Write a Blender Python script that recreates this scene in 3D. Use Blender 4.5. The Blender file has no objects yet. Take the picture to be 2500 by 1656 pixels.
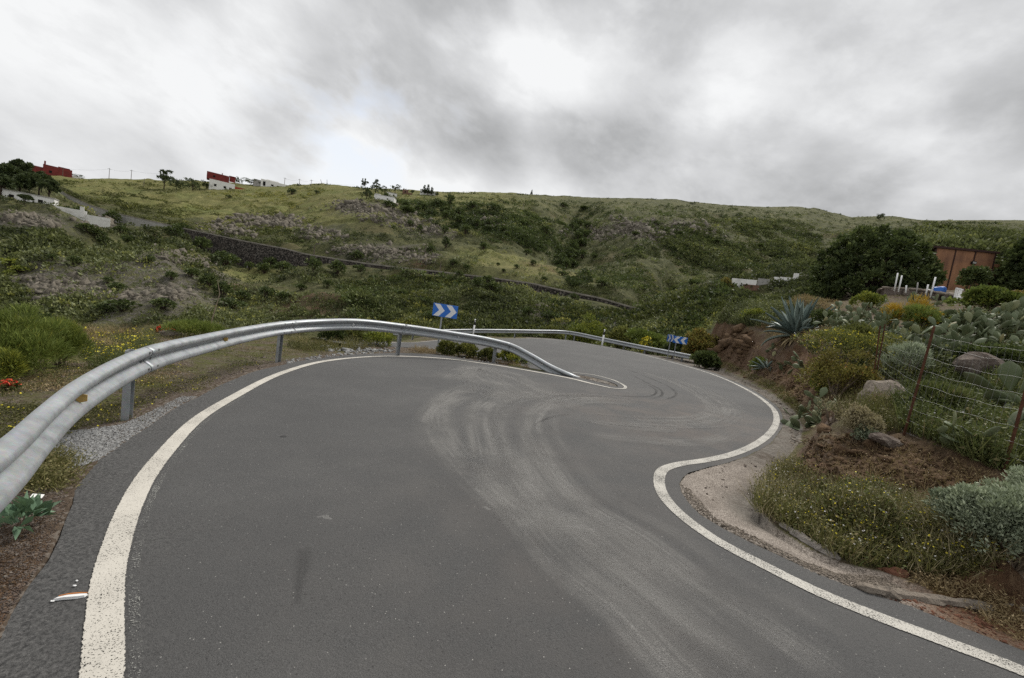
import bpy, bmesh, math, random
import numpy as np
from mathutils import Matrix, Vector
SC = bpy.context.scene
COL = SC.collection
# ------------------------------------------------------------------ camera
FPX = 1000.0; PITCH = math.radians(5); ROLL = math.radians(8.5); CAMH = 1.7
F = np.array([0, math.cos(PITCH), -math.sin(PITCH)]); U0 = np.array([0, math.sin(PITCH), math.cos(PITCH)])
R = math.cos(ROLL)*np.array([1., 0, 0]) + math.sin(ROLL)*U0
U = -math.sin(ROLL)*np.array([1., 0, 0]) + math.cos(ROLL)*U0
CAM = np.array([0, 0, CAMH])
cd = bpy.data.cameras.new('camera'); cam = bpy.data.objects.new('camera', cd); COL.objects.link(cam)
cd.sensor_width = 36; cd.lens = FPX/2500*36; cd.clip_end = 6000; cd.clip_start = 0.05
cam.matrix_world = Matrix(((R[0], U[0], -F[0], 0), (R[1], U[1], -F[1], 0), (R[2], U[2], -F[2], CAMH), (0, 0, 0, 1)))
SC.camera = cam
SC.view_settings.view_transform = 'Standard'; SC.view_settings.look = 'None'
SC.view_settings.exposure = 0.42; SC.view_settings.gamma = 1.0
SC.cycles.use_denoising = False; SC.cycles.max_bounces = 5; SC.cycles.transparent_max_bounces = 12

def ray(px, py):
    px = np.asarray(px, float)[..., None]; py = np.asarray(py, float)[..., None]
    return (F*FPX + R*(px-1250) - U*(py-828))/FPX
def at(px, py, d): return CAM + ray(px, py)*np.asarray(d, float)[..., None]
def norm(v): return v/np.maximum(np.linalg.norm(v, axis=-1, keepdims=True), 1e-9)

# ------------------------------------------------------------------ world and sun
class NT:
    def __init__(s, tree): s.t = tree; s.n = tree.nodes; s.l = tree.links
    def node(s, typ, **kw):
        n = s.n.new(typ)
        for k, v in kw.items():
            if k.startswith('_'): setattr(n, k[1:], v)
            else:
                key = int(k[1:]) if k[0] == 'i' and k[1:].isdigit() else k.replace('__', ' ')
                s.set(n.inputs[key], v)
        return n
    def set(s, inp, v):
        if isinstance(v, bpy.types.NodeSocket): s.l.new(v, inp)
        elif isinstance(v, bpy.types.Node): s.l.new(v.outputs[0], inp)
        else:
            if hasattr(inp, 'default_value'):
                try: inp.default_value = v
                except Exception: inp.default_value = (*v, 1.0)
    def m(s, op, a, b=None, c=None, clamp=False):
        n = s.n.new('ShaderNodeMath'); n.operation = op; n.use_clamp = clamp
        for i, v in enumerate((a, b, c)):
            if v is not None: s.set(n.inputs[i], v)
        return n.outputs[0]
    def vm(s, op, a, b=None, out=0):
        n = s.n.new('ShaderNodeVectorMath'); n.operation = op
        s.set(n.inputs[0], a)
        if b is not None: s.set(n.inputs[1], b)
        return n.outputs[out]
    def mix(s, f, a, b, mode='MIX'):
        n = s.n.new('ShaderNodeMix'); n.data_type = 'RGBA'; n.blend_type = mode
        s.set(n.inputs[0], f)
        for i, v in ((6, a), (7, b)):
            s.set(n.inputs[i], (*v, 1.0) if isinstance(v, tuple) and len(v) == 3 else v)
        return n.outputs[2]
    def noise(s, vec, scale, detail=4, rough=.55, dist=0, dim='3D'):
        n = s.n.new('ShaderNodeTexNoise'); n.noise_dimensions = dim
        if vec is not None: s.l.new(vec, n.inputs['Vector'])
        n.inputs['Scale'].default_value = scale; n.inputs['Detail'].default_value = detail
        n.inputs['Roughness'].default_value = rough; n.inputs['Distortion'].default_value = dist
        return n.outputs[0]
    def mr(s, v, a, b, c=0., d=1., smooth=False):
        n = s.n.new('ShaderNodeMapRange'); n.clamp = True
        if smooth: n.interpolation_type = 'SMOOTHSTEP'
        for i, x in enumerate((v, a, b, c, d)): s.set(n.inputs[i], x)
        return n.outputs[0]
    def ramp(s, v, stops):
        n = s.n.new('ShaderNodeValToRGB'); s.l.new(v, n.inputs[0]); e = n.color_ramp.elements
        while len(e) < len(stops): e.new(.5)
        for k, (p, c) in enumerate(stops): e[k].position = p; e[k].color = (*c, 1)
        return n.outputs[0]

SUN_EL, SUN_AZ = math.radians(52), math.radians(35)     # azimuth measured from +Y towards +X
w = bpy.data.worlds.new('World'); SC.world = w; w.use_nodes = True
W = NT(w.node_tree); W.n.clear()
dirv = W.node('ShaderNodeTexCoord').outputs['Generated']
sky = W.node('ShaderNodeTexSky', _sky_type='NISHITA', _sun_disc=False, _sun_elevation=SUN_EL, _sun_rotation=SUN_AZ)
sep = W.node('ShaderNodeSeparateXYZ'); W.l.new(dirv, sep.inputs[0])
# cloud texture, drawn out along the direction the cloud bands run
ca_, sa_ = math.cos(math.radians(24)), math.sin(math.radians(24)); al_ = ca_*R-sa_*U; pe_ = sa_*R+ca_*U
pv = W.node('ShaderNodeCombineXYZ', X=W.vm('DOT_PRODUCT', dirv, tuple(al_), out=1), Y=W.m('MULTIPLY', W.vm('DOT_PRODUCT', dirv, tuple(pe_), out=1), 1.7), Z=W.vm('DOT_PRODUCT', dirv, tuple(F), out=1)).outputs[0]
nbig = W.noise(pv, 2.0, 6, .52, .2); nmid = W.noise(pv, 4.8, 7, .56, .15); nsml = W.noise(pv, 12., 6, .58, .1)
wn = W.node('ShaderNodeTexNoise'); W.l.new(dirv, wn.inputs['Vector']); wn.inputs['Scale'].default_value = 3.2; wn.inputs['Detail'].default_value = 3; wn.inputs['Roughness'].default_value = .5
warp = W.vm('SUBTRACT', wn.outputs[1], (.5, .5, .5))
wd = W.vm('NORMALIZE', W.vm('ADD', dirv, W.vm('MULTIPLY', warp, (.20, .20, .14))))
SKYB = {20: [(0,238),(250,232),(450,220),(650,233),(850,206),(1050,197),(1250,202),(1450,205),(1650,198),(1900,212),(2150,210),(2450,215)],
 130: [(0,238),(200,238),(350,239),(500,228),(700,228),(900,200),(1100,208),(1240,229),(1360,233),(1480,228),(1600,192),(1750,218),(1950,212),(2200,215),(2450,218)],
 210: [(80,203),(300,234),(420,238),(600,238),(720,208),(870,197),(1050,204),(1250,236),(1400,228),(1540,208),(1705,238),(1850,214),(2100,212),(2400,205)],
 290: [(50,206),(200,203),(350,202),(470,226),(570,238),(700,204),(830,224),(950,202),(1100,180),(1200,196),(1320,216),(1450,188),(1600,186),(1800,216),(2000,224),(2200,220),(2400,198)],
 370: [(50,216),(250,212),(450,208),(600,226),(660,203),(800,240),(950,237),(1060,206),(1150,172),(1280,196),(1400,190),(1550,196),(1700,206),(1950,204),(2120,212),(2260,228),(2450,208)],
 445: [(700,226),(900,234),(1100,238),(1210,226),(1330,240),(1500,189),(1700,192),(1950,195),(2150,188),(2350,226),(2490,214)],
 510: [(1700,196),(1930,190),(2120,192),(2300,210),(2450,206)]}
s2l = lambda v: ((v/255+.055)/1.055)**2.4
SPT = [(x, y, s2l(v)) for y, L in SKYB.items() for x, v in L]
SD_ = norm(ray(np.array([p[0] for p in SPT]), np.array([p[1] for p in SPT]))); ST = np.array([p[2] for p in SPT])*.815
KS = 1/(.095**2); KM = np.exp((SD_@SD_.T-1)*KS)+np.eye(len(ST))*.05; SW = np.linalg.solve(KM, ST-.52)
acc = None
for d, a in zip(SD_, SW):
    dt = W.vm('DOT_PRODUCT', wd, tuple(d), out=1)
    e = W.m('EXPONENT', W.m('MULTIPLY_ADD', dt, KS, -KS))
    acc = W.m('MULTIPLY_ADD', e, float(a), acc if acc is not None else 0.52)
base = acc
base = W.m('MULTIPLY_ADD', W.m('SUBTRACT', nbig, .5), .16, base)
base = W.m('MULTIPLY_ADD', W.m('SUBTRACT', nmid, .5), .26, base)
base = W.m('MULTIPLY_ADD', W.m('SUBTRACT', nsml, .5), .18, base)
base = W.m('ADD', base, W.mr(nmid, .43, .57, -.022, .022, True))
lum = W.m('MINIMUM', W.m('MAXIMUM', base, .28), .70)
tint = W.ramp(lum, [(.25, (.97, .985, 1.0)), (.5, (.975, .985, 1.0)), (.75, (.985, .995, 1.0)), (1., (1, 1, 1))])
cl = W.vm('MULTIPLY', tint, W.node('ShaderNodeCombineXYZ', X=lum, Y=lum, Z=lum).outputs[0])
cl10 = W.vm('MULTIPLY', cl, (10., 10., 10.))
# a little blue sky showing through the thinnest gap
gd = ray(880, 305); gd = gd/np.linalg.norm(gd)
gap = W.m('EXPONENT', W.m('MULTIPLY', W.m('SUBTRACT', W.vm('DOT_PRODUCT', wd, tuple(gd), out=1), 1.0), 90.))
thin = W.m('MULTIPLY', gap, W.mr(nmid, .5, .62), clamp=True)
col = W.mix(W.m('MULTIPLY', thin, .55), cl10, W.mix(.35, cl10, W.vm('MULTIPLY', sky.outputs[0], (1.6, 1.6, 1.6))))
bg = W.node('ShaderNodeBackground', Strength=.1); W.l.new(col, bg.inputs[0])
W.l.new(bg.outputs[0], W.node('ShaderNodeOutputWorld').inputs[0])
sl = bpy.data.lights.new('sun', 'SUN'); sl.energy = 2.5; sl.angle = math.radians(25); sl.color = (1, .96, .9)
so = bpy.data.objects.new('sun', sl); COL.objects.link(so)
sd = Vector((math.sin(SUN_AZ)*math.cos(SUN_EL), math.cos(SUN_AZ)*math.cos(SUN_EL), math.sin(SUN_EL)))
so.rotation_euler = sd.to_track_quat('Z', 'Y').to_euler()

# ------------------------------------------------------------------ numeric helpers
def ss(x): x = np.clip(x, 0, 1); return x*x*(3-2*x)
def _h(ix, iy, s):
    n = (ix.astype(np.int64)*374761393 + iy.astype(np.int64)*668265263 + s*1274126177) & 0xffffffff
    n = ((n ^ (n >> 13))*1274126177) & 0xffffffff
    return ((n ^ (n >> 16)) & 0xffff)/65535.
def vnoise(x, y, s=0):
    ix = np.floor(x); iy = np.floor(y); fx = x-ix; fy = y-iy
    fx = fx*fx*(3-2*fx); fy = fy*fy*(3-2*fy)
    a = _h(ix, iy, s); b = _h(ix+1, iy, s); c = _h(ix, iy+1, s); d = _h(ix+1, iy+1, s)
    return (a*(1-fx)+b*fx)*(1-fy) + (c*(1-fx)+d*fx)*fy - .5
def fbm(x, y, o=4, s=0, g=.5):
    t = 0; a = 1.; f = 1.
    for k in range(o): t = t + a*vnoise(x*f+17.3*k, y*f-9.1*k, s+k); a *= g; f *= 2.03
    return t
def sdist(x, y, poly):
    """signed distance to polygon, negative inside"""
    P = np.asarray(poly)[:, :2]; n = len(P)
    d = np.full(x.shape, 1e18); ins = np.zeros(x.shape, bool)
    for i in range(n):
        ax, ay = P[i]; bx, by = P[(i+1) % n]
        ex, ey = bx-ax, by-ay; wx, wy = x-ax, y-ay
        t = np.clip((wx*ex+wy*ey)/max(ex*ex+ey*ey, 1e-12), 0, 1)
        d = np.minimum(d, (wx-t*ex)**2+(wy-t*ey)**2)
        c = ((ay <= y) != (by <= y))
        if abs(ey) > 1e-12: ins ^= c & (x < ax + (y-ay)*ex/ey)
    d = np.sqrt(d); return np.where(ins, -d, d)
def roadz(x, y):
    return .03*x - .024*y - .07*np.logaddexp(0, (1.5-x)*1.5)/1.5*ss((y-14)/9) - .08*np.clip(-5.5-x, 0, 30)**2*ss((y-14)/4)
def onroad(px, py, dz=0.):
    v = ray(px, py); t = np.full(v.shape[:-1], 5.)
    for k in range(200):
        p = CAM + v*t[..., None]; g = p[..., 2]-roadz(p[..., 0], p[..., 1])-dz
        t = t + .5*g/np.maximum(-(v[..., 2]-(.03*v[..., 0]-.024*v[..., 1])), .02)
    return CAM + v*t[..., None]
def onroads(L, dz=0.): a = np.array(L, float); return onroad(a[:, 0], a[:, 1], dz)
def resample(P, step, closed=False):
    """smooth curve through P (chord-length Hermite), then even spacing"""
    P = np.asarray(P, float)
    if closed: P = np.vstack([P, P[:1]])
    n = len(P); h = np.maximum(np.linalg.norm(np.diff(P, axis=0), axis=1), 1e-6); dl = np.diff(P, axis=0)/h[:, None]
    T = np.empty_like(P); T[0] = dl[0]; T[-1] = dl[-1]
    T[1:-1] = (dl[:-1]*h[1:, None]+dl[1:]*h[:-1, None])/(h[1:]+h[:-1])[:, None]
    out = []
    for i in range(n-1):
        for t in np.linspace(0, 1, 12, endpoint=False):
            t2, t3 = t*t, t*t*t
            out.append((2*t3-3*t2+1)*P[i]+(t3-2*t2+t)*h[i]*T[i]+(3*t2-2*t3)*P[i+1]+(t3-t2)*h[i]*T[i+1])
    out.append(P[-1]); out = np.array(out)
    s = np.r_[0, np.cumsum(np.linalg.norm(np.diff(out, axis=0), axis=1))]
    m = max(int(s[-1]/step), 2); q = np.linspace(0, s[-1], m+1)
    return np.stack([np.interp(q, s, out[:, k]) for k in range(out.shape[1])], 1), q

# ------------------------------------------------------------------ road outlines read off the photograph, as points on the road
LINE_L = [(248,1656),(255,1525),(266,1405),(290,1313),(316,1242),(353,1171),(408,1100),(482,1025),(577,966),(700,907),(789,883),(877,873),(966,870),(1085,876),(1203,891),(1300,907),(1400,926),(1448,938),(1492,948)]
LINE_NOSE = [(1448,938),(1492,948),(1519,950),(1527,945.5),(1519,939),(1492,927),(1448,916),(1398,910)]
LINE_R = [(940,838),(958,836.5),(1064,832),(1180,828.5),(1277,827.5),(1340,829),(1389,833),(1466,846),(1551,862),(1620,879.5),(1738,914),(1818,949),(1862,976),(1889,1001),(1896,1022),(1888,1048),(1862,1074),(1828,1094),(1773,1114),(1714,1126),(1654,1135),(1620,1147),(1609,1177),(1623,1216),(1677,1270),(1755,1324),(1870,1384),(1986,1442),(2141,1506),(2296,1564),(2500,1641)]
EDGE_L = [(0,1570),(40,1480),(89,1405),(117,1362),(142,1313),(170,1249),(191,1187),(243,1125),(325,1067),(385,1028),(429,996),(497,963),(547,937),(621,907),(700,889),(730,882),(848,867),(966,862),(1070,866),(1108,872),(1218,890),(1351,912)]
ISLE = [(1400,920),(1448,930),(1490,941),(1506,944),(1506,940),(1480,930),(1440,920),(1398,913.5)]
FARIN = [(1300,900),(1240,884),(1150,866),(1050,852.5),(960,847),(900,845)]
EDGE_R = [(900,839.5),(958,835),(1064,830.5),(1277,826.3),(1340,827.5),(1389,831),(1466,843.5),(1551,859.5),(1622,877),(1742,910.5),(1824,945),(1872,973),(1902,998),(1912,1022),(1905,1050),(1880,1083),(1830,1110),(1775,1130),(1716,1144),(1672,1160),(1658,1180),(1668,1212),(1708,1255),(1774,1295),(1870,1341),(1986,1400),(2064,1431),(2180,1467),(2334,1525),(2500,1590)]
eL = onroads(EDGE_L); eI = onroads(ISLE); eF = onroads(FARIN); eR = onroads(EDGE_R)
xy = lambda P: P[:, :2]
ASPH = np.vstack([[[1.2, -5.2], [-.75, -1.5], [-1.55, .1]], xy(eL), xy(eI), xy(eF), [[-9.5, 19.5], [-9.5, 26.]], xy(eR)[1:], [[4.3, .9], [5.3, -1.3], [7.2, -5.2]]])
# toe of the cut bank on the right, then the far edge of that ground
TOE = onroads([(1700,874),(1730,889),(1800,919),(1880,961),(1935,1005),(1952,1040),(1948,1072),(1935,1090),(1900,1130),(1860,1180),(1840,1240),(1880,1285),(1960,1340),(2060,1383),(2150,1400),(2250,1438),(2330,1490),(2440,1548)])
BANK = np.vstack([xy(TOE), [[3.75, 1.9], [4.6, .7], [5.7, -1.5], [7.6, -5.2], [90, -6], [90, 90], [20, 60.]]])
# surface of the ground on top of the bank: depths chosen from the size of the things standing there
TOPS = at(*np.array([(2205,1065,5.4),(2448,1161,4.4),(2128,950,7.0),(1995,992,7.5),(2165,985,7.6),(2370,930,8.5),(2010,965,9.5),(2300,1000,7),(2500,1060,5.5),
 (2190,1082,5.2),(2150,1180,4.75),(2010,1003,6.9),(2300,1110,4.9),(2260,1215,4.25),(1930,828,17.5),(1765,790,24.5),(1850,797,22),(1880,750,25.5),(2050,800,15),(2150,865,10.5),(2400,845,11),(2500,820,11),(2180,712,25),(2340,735,21),(2080,735,30),(2290,715,29),(2480,712,24),(1990,750,27)], float).T)
TOPS = np.vstack([TOPS, [[4.1, 4.2, .32], [3.8, 3.2, .2], [4.6, 2.4, .32], [6, 1.5, .7], [7, -4, .8], [14, 4, 2.2], [16, -4, 2.2], [30, 12, 5.4], [45, 20, 7.5], [40, 40, 8.], [22, 40, 6.6], [14, 30, 3.2], [11.5, 26, 1.6], [12, 34, 1.0], [60, 0, 8], [5.0, 5.6, .45], [60, 60, 10]]])
def rbf_fit(P, smooth=.02):
    d = np.linalg.norm(P[:, None, :2]-P[None, :, :2], axis=-1)/10
    K = np.where(d > 0, d*d*np.log(d+1e-9), 0)+np.eye(len(P))*smooth; A = np.c_[np.ones(len(P)), P[:, :2]/10]
    M = np.block([[K, A], [A.T, np.zeros((3, 3))]])
    return np.linalg.solve(M, np.r_[P[:, 2], 0, 0, 0])
_cf = rbf_fit(TOPS, .004)
def topz(x, y):
    v = _cf[-3]+_cf[-2]*x/10+_cf[-1]*y/10
    for i, p in enumerate(TOPS):
        d2 = ((x-p[0])**2+(y-p[1])**2)/100
        v = v + _cf[i]*np.where(d2 > 1e-12, .5*d2*np.log(d2+1e-12), 0)
    return v
def near_parts(x, y):
    da = sdist(x, y, ASPH); db = -sdist(x, y, BANK)          # db > 0 on the bank side
    rz = roadz(x, y)
    out = ss(da/.9)
    verge = rz + .0 - .13*out - .018*np.clip(da, 0, 30) + .012*ss(da/.1) + (.030*fbm(x*2.2, y*2.2, 4, 3)+.06*fbm(x*.6, y*.6, 2, 9))*ss(da/.5)
    z = np.where(da < 0, rz-.03-.03*ss(-da/.1), verge)
    # bank
    soilw = ss((np.hypot(x-10.5, y-17)-5.5)/-3.)              # taller cut near the agave
    wid = 1.3+.5*fbm(x*.7, y*.7, 3, 5) + .8*soilw
    wid = wid-.75*np.exp(-((x-4.7)**2+(y-5.9)**2)/3.)
    k = ss(db/np.maximum(wid, .45))
    k = np.where(db > 0, k, 0)
    rough = (.16*fbm(x*1.9, y*1.9, 6, 21, .62)+.20*np.abs(fbm(x*1.3+4, y*1.3, 5, 31, .6))*2-.06)*ss(db/.5)
    steep = k*(1-k)*4
    rough = rough*(.5+1.3*steep)
    zb = rz*(1-k) + topz(x, y)*k + rough
    z = np.where(db > 0, zb, z)
    return z, da, db, k
def znear(x, y): return near_parts(x, y)[0]

# ------------------------------------------------------------------ the valley: lines of the far slopes, (px, py, depth) each, lofted
def theta(P): return np.arctan2(P[..., 0], P[..., 1])
TH = np.radians(np.linspace(-80, 80, 641))
def line(pts, z=None):
    a = np.array(pts, float)
    if z is None: P = at(a[:, 0], a[:, 1], a[:, 2])
    else: P = at(a[:, 0], np.full(len(a), 700.), a[:, 1]); P[:, 2] = a[:, 2]
    th = theta(P); r = np.hypot(P[:, 0], P[:, 1]); o = np.argsort(th); th, r, zz = th[o], r[o], P[o, 2]
    def sm(v):
        k = np.exp(-np.linspace(-2, 2, 7)**2); k /= k.sum(); return np.convolve(np.pad(v, 3, mode='edge'), k, 'valid')
    return np.exp(sm(np.interp(TH, th, np.log(r)))), sm(np.interp(TH, th, zz))
LD = line([(-500,10,0),(0,11.5,0),(250,11.5,0),(500,13.5,0),(750,18,0),(850,26,0),(900,31,0),(1000,31,0),(1250,33,0),(1389,37,0),(1500,33,0),(1600,30,0),(1690,31,0),(1740,30,0),(1800,29,0),(1850,29,0),(1920,29,0),(1980,31,0),(2040,36,0),(2100,40,0),(2200,42,0),(2500,44,0),(3000,44,0)], 1)
LE = line([(-500,22,-9),(0,22,-9),(250,22,-9),(500,25,-9),(750,30,-8),(1000,40,-7),(1250,44,-6),(1400,46,-4),(1500,43,-3),(1600,39,-3),(1700,39,-2),(1760,36,0.5),(1850,36,1.6),(1950,40,3),(2000,48,4),(2200,55,5),(2500,58,6),(3000,60,6)], 1)
LF = line([(-500,810,45),(0,800,45),(250,795,45),(500,790,48),(750,800,50),(1000,815,56),(1250,825,60),(1400,835,60),(1500,838,56),(1600,842,48),(1700,815,48),(1850,760,55),(2000,705,60),(2200,640,65),(2500,630,68),(3000,660,70)])
G_PTS = [(-500,395,165),(0,430,150),(124,453,140),(163,480,137),(213,504,134),(266,521,130),(296,529,128),(400,551,122),(456,563,119),(600,594,111),(700,613,107),(742,625,105),(902,650,100),(1073,669,95),(1200,684,92),(1300,698,90),(1377,716,88),(1466,734,86),(1552,759,84)]
LG = line(G_PTS+[(1614,728,83),(1673,702,80),(1732,681,77),(1792,672,75),(1900,666,73),(1995,645,76),(2100,610,82),(2250,565,90),(2500,574,100),(3000,620,110)])
WALLP = [(60,0),(150,.6),(190,.8),(240,2),(296,2.4),(400,1.4),(440,1.6),(470,3),(520,5.5),(606,6.5),(680,4.6),(742,2.6),(800,.9),(902,.3),(1073,.3),(1150,1.0),(1300,1.2),(1400,.4),(1500,.2),(1552,.7),(1600,0)]
_wt = theta(at(np.array([p[0] for p in WALLP], float), np.interp([p[0] for p in WALLP], [p[0] for p in G_PTS], [p[1] for p in G_PTS]), 100.))
WDROP = np.interp(TH, _wt, [p[1] for p in WALLP], 0, 0)
LG0 = (LG[0]-.5, LG[1]-WDROP)
_s = ss((TH-theta(at(1530., 750., 84.)))/math.radians(5.5)); _t = np.interp(TH, theta(at(*np.array([(0,430,150),(700,613,107),(1073,669,95),(1500,745,85)], float).T)), [1, .6, 1.2, .7])
LG2 = (LG[0]*(1-_s)+LG[0]*1.35*_s + 5.5*(1-_s), LG[1]+.25*(1-_s)-3.*_s)
LW = (LG2[0]+4*(1-_s)+20*_s, LG2[1]+2.5*_t*(1-_s)-1*_s)
LM = line([(-500,400,178),(0,452,160),(250,505,150),(400,530,142),(600,570,132),(800,570,128),(950,560,132),(1100,590,140),(1250,615,140),(1330,640,152),(1390,650,185),(1440,650,182),(1550,635,158),(1700,630,180),(1850,640,200),(2000,640,210),(2200,565,220),(2500,570,230),(3000,600,240)])
LH = line([(-500,385,195),(0,440,185),(250,470,180),(500,505,178),(700,520,172),(850,497,160),(950,496,162),(1100,497,190),(1250,510,212),(1330,525,245),(1400,540,290),(1500,535,240),(1650,528,245),(1800,530,280),(1900,545,310),(2050,560,330),(2200,550,360),(2500,556,380),(3000,590,380)])
LI = line([(-500,380,250),(0,428,225),(150,425,225),(207,431,230),(385,440,240),(515,443,245),(700,453,260),(792,450,270),(866,458,275),(970,465,285),(1088,471,320),(1300,475,380),(1348,477,390),(1496,484,400),(1644,487,400),(1688,495,405),(1777,503,420),(1900,507,430),(1960,506,440),(2007,512,455),(2051,525,470),(2081,531,480),(2179,528,500),(2244,539,520),(2273,543,540),(2500,545,600),(3000,575,600)])
LJ = (LI[0]*1.35, LI[1]-.03*LI[0]); LK = (LI[0]*0+2500, LI[1]*0-20.)
zD = znear(np.sin(TH)*LD[0], np.cos(TH)*LD[0]); LD = (LD[0], zD)
LINES = [LD, LE, LF, LG0, LG, LG2, LW, LM, LH, LI, LJ, LK]
def loft(x, y):
    th = np.arctan2(x, y); r = np.hypot(x, y)
    rs = [np.interp(th, TH, l[0]) for l in LINES]; zs = [np.interp(th, TH, l[1]) for l in LINES]
    z = zs[0].copy()
    for i in range(len(LINES)-1):
        m = r > rs[i]
        t = np.clip((np.log(r)-np.log(rs[i]))/np.maximum(np.log(rs[i+1])-np.log(rs[i]), 1e-6), 0, 1)
        z = np.where(m, zs[i]+(zs[i+1]-zs[i])*t, z)
    # roughness: none at the platform edge, little on the road bench
    near = ss((r-rs[0])/8.)
    bench = np.clip(np.minimum(np.abs(r-rs[3]), np.abs(r-rs[5])), 0, 6)/6
    bench = np.where((r > rs[3]) & (r < rs[5]), 0, bench)
    left = 1-ss((th-theta(at(1500., 740., 85.)))/.06)
    q = near*(1-left*(1-ss(bench)))
    n = 1.8*fbm(x/34., y/34., 3, 41)+1.6*fbm(x/9., y/9., 3, 51)+.5*fbm(x/2.6, y/2.6, 2, 61)
    gul = -2.6*ss(1-np.abs(fbm(x/40.+y/150., y/160., 2, 71))*7)*ss((r-70)/60)
    # rock ledges on the slopes
    led = np.abs(fbm(x/26., y/26., 3, 81)); lz = .9*ss((.10-led)/.06)
    far = 1-.55*ss((r-rs[8])/40)
    return z + q*(n+gul+lz)*far
_ZG = None
def zgrid(x, y, r, rD):
    """height looked up in the finished ground sheet"""
    c = np.clip((np.arctan2(x, y)-cols[0])/(cols[1]-cols[0]), 0, NC-1.001); t = np.clip((np.log(np.maximum(r, .45))-math.log(.45))/(np.log(rD)-math.log(.45))*(NR-1), 0, NR-1.001)
    i = t.astype(int); j = c.astype(int); a = t-i; b = c-j
    return (_ZG[i, j]*(1-b)+_ZG[i, j+1]*b)*(1-a)+(_ZG[i+1, j]*(1-b)+_ZG[i+1, j+1]*b)*a
def zground(x, y):
    x = np.asarray(x, float); y = np.asarray(y, float)
    rD = np.interp(np.arctan2(x, y), TH, LD[0]); r = np.hypot(x, y)
    out = np.empty(x.shape); m = r <= rD
    if m.any(): out[m] = znear(x[m], y[m]) if _ZG is None else zgrid(x[m], y[m], r[m], rD[m])
    if (~m).any(): out[~m] = loft(x[~m], y[~m])
    return out
def gz(x, y): return float(zground(np.array([x]), np.array([y]))[0])
def hits(px, py, r0=1.5, r1=900., n=420):
    """first ground point along each pixel's ray"""
    v = ray(px, py); h = np.hypot(v[..., 0], v[..., 1]); rs = np.exp(np.linspace(math.log(r0), math.log(r1), n))
    N = len(v); found = np.full(N, np.nan); prev = None; pr = None
    for r in rs:
        m = np.isnan(found)
        if not m.any(): break
        t = r/h[m]; p = CAM+v[m]*t[:, None]; g = p[:, 2]-zground(p[:, 0], p[:, 1])
        if prev is not None:
            a = prev[m]; c = (g <= 0) & (a > 0)
            idx = np.where(m)[0][c]; found[idx] = pr + (r-pr)*(a[c]/(a[c]-g[c]))
        else: prev = np.full(N, 1.)
        prev[m] = g; pr = r
    t = found/h; return CAM+v*t[:, None]
def hit1(px, py, **k): return hits(np.array([px], float), np.array([py], float), **k)[0]
def snap(px, py, d):
    p = at(px, py, d); p[2] = gz(p[0], p[1]); return p

# ------------------------------------------------------------------ object helpers
def tag(o, label=None, cat=None, group=None, kind=None):
    if label: o['label'] = label
    if cat: o['category'] = cat
    if group: o['group'] = group
    if kind: o['kind'] = kind
    return o
def empty(name, loc, rz=0):
    o = bpy.data.objects.new(name, None); COL.objects.link(o); o.location = loc; o.rotation_euler = (0, 0, rz); o.empty_display_size = .2; return o
def mk(name, V, Fa, mat, parent=None, attrs=None, smooth=False, loc=None, uv=None, matidx=None):
    """mesh from numpy quads (M,4) or a list of faces"""
    me = bpy.data.meshes.new(name); V = np.asarray(V, np.float32)
    if isinstance(Fa, np.ndarray):
        M, k = Fa.shape
        me.vertices.add(len(V)); me.vertices.foreach_set('co', V.ravel())
        me.loops.add(M*k); me.loops.foreach_set('vertex_index', Fa.astype(np.int32).ravel())
        me.polygons.add(M); me.polygons.foreach_set('loop_start', np.arange(0, M*k, k, dtype=np.int32))
        me.polygons.foreach_set('loop_total', np.full(M, k, np.int32))
    else: me.from_pydata(V.tolist(), [], Fa)
    if uv is not None:
        l = me.uv_layers.new(name='UVMap'); li = np.empty(len(me.loops), np.int32); me.loops.foreach_get('vertex_index', li)
        l.data.foreach_set('uv', np.asarray(uv, np.float32)[li].ravel())
    me.update(calc_edges=True); me.validate()
    if attrs:
        for k, v in attrs.items():
            a = me.attributes.new(k, 'FLOAT', 'POINT'); a.data.foreach_set('value', np.asarray(v, np.float32))
    for m_ in (mat if isinstance(mat, (list, tuple)) else [mat]): me.materials.append(m_)
    if matidx is not None: me.polygons.foreach_set('material_index', np.asarray(matidx, np.int32))
    if smooth: me.polygons.foreach_set('use_smooth', np.ones(len(me.polygons), bool))
    o = bpy.data.objects.new(name, me); COL.objects.link(o)
    if parent is not None: o.parent = parent
    if loc is not None: o.location = loc
    return o
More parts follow.
